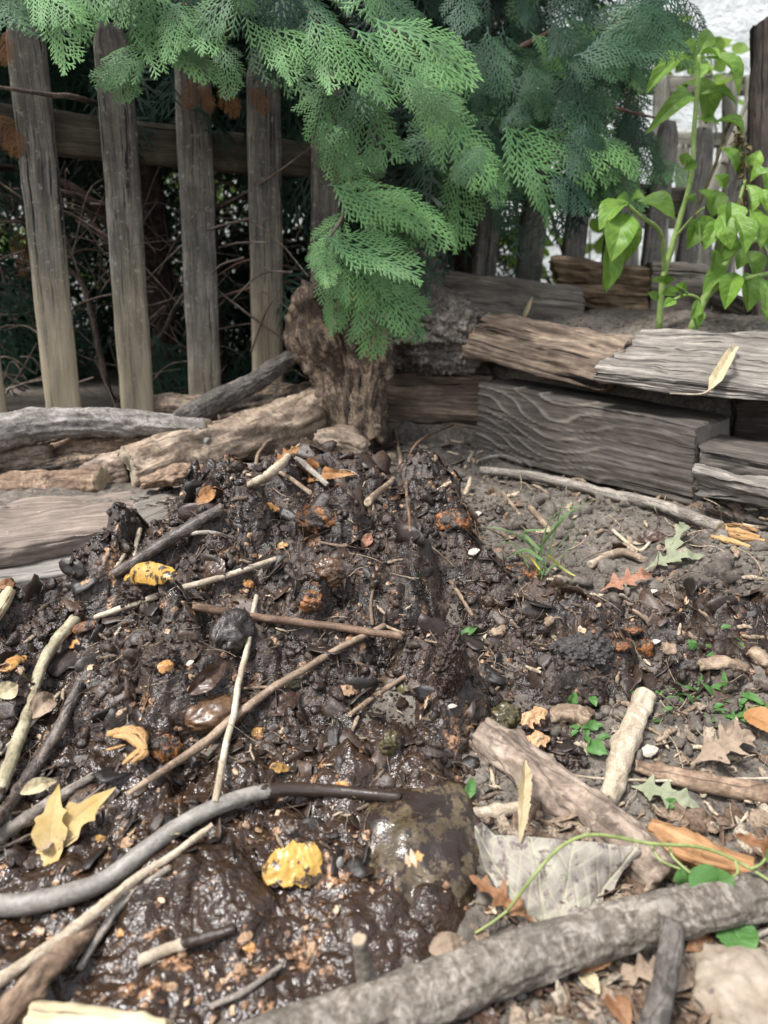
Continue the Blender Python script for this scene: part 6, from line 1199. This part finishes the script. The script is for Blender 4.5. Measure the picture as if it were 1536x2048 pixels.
right = lambda x, y: (hm(x, y) < .02) & ~inbed(x, y) & (x > -.25)
for nm, n, bank, keep, size, asp, tilt, mat, lab, cat, tp in [
        ('peel_flakes', 1100, FL, lambda x, y: (hm(x, y) > .0) & edge_clump(x, y, 13, 11, .08), (.0014, .0060), (1, 1, 1), .55, 'sc_peel', 'peach and orange flakes of peel stuck all over the wet heap', 'flakes', 1.0),
        ('wet_leaf_scraps', 700, FL, lambda x, y: (hm(x, y) > .0) & (y > .48), (.005, .018), (1.3, 1, .55), .6, 'sc_dark', 'dark wet leaf scraps matted into the heap', 'leaf scraps', 1.0),
        ('wood_chips', 450, CH, lambda x, y: right(x, y) & edge_clump(x, y, 6, 12, -.2), (.005, .018), (1, 1, 1), .3, 'sc_chip', 'small wood chips strewn on the bare soil', 'chips', 1.0),
        ('heap_chips', 330, CH, lambda x, y: (hm(x, y) > .0) & (y > .5), (.004, .013), (1, 1, 1), .5, 'sc_chip', 'little wood chips caught in the heap', 'chips', 1.3),
        ('leaf_shreds', 420, FL, lambda x, y: right(x, y) & edge_clump(x, y, 5, 13, -.05), (.004, .012), (1.2, 1, .8), .45, 'sc_shred', 'torn dry leaf shreds lying on the soil', 'leaf shreds', 1.0),
        ('corner_litter', 620, FL, lambda x, y: (x > .02) & (y < .56) & (hm(x, y) < -.01), (.005, .019), (1.4, 1, .8), .7, 'sc_shred', 'brown leaf litter under the foreground branch', 'leaf litter', 1.2),
        ('plant_fibres', 1100, FI, lambda x, y: (hm(x, y) > -.01) & (y > .5) & edge_clump(x, y, 7, 14, -.1), (.008, .026), (1, 1, 1), .35, 'sc_fibre', 'fine root fibres tangled over the heap', 'fibres', 1.2),
        ('dry_rootlets', 420, FI, lambda x, y: right(x, y), (.010, .032), (1, 1, 1.5), .3, 'sc_fibre', 'thin dry rootlets and straws on the bare soil', 'rootlets', .7)]:
    q = spots(n, keep); z = np.maximum(soil(q[:, 0], q[:, 1]), heap(q[:, 0], q[:, 1])); s = size[0] + (size[1] - size[0]) * rng.random(n) ** 1.8; s = s * np.clip(np.hypot(q[:, 0], q[:, 1]) / .8, .65, 1.4)
    tag(put(nm, scatter(bank, np.stack([q[:, 0], q[:, 1], z + .0015 + s * .08], -1), s[:, None] * np.array(asp)[None], ground_rot(q, tilt), rng.random(n) ** tp), M[mat], origin=(0, 0, 0)), lab, cat, kind='stuff')
# low weeds by the right edge
w_ = []
for (px, py, n) in [(1480, 1440, 26), (1420, 1400, 18), (1330, 1400, 12), (1180, 1470, 8), (1450, 1290, 6)]:
    for i in range(n):
        p = gnd(random.gauss(px, 34), random.gauss(py, 16), .003); d = np.array([random.gauss(0, 1), random.gauss(0, 1), random.uniform(.1, .6)]); d /= np.linalg.norm(d)
        w_.append(leaf(p, p + d * random.uniform(.010, .024), (random.gauss(0, .4), -.3, 1), .007, nl=7, nw=5, fold=.3, seed=i))
tag(put('low_weeds', merge(*w_), M['leaf_green'], origin=(0, 0, 0)), 'low green weeds between the clods at the right', 'weeds', kind='stuff')
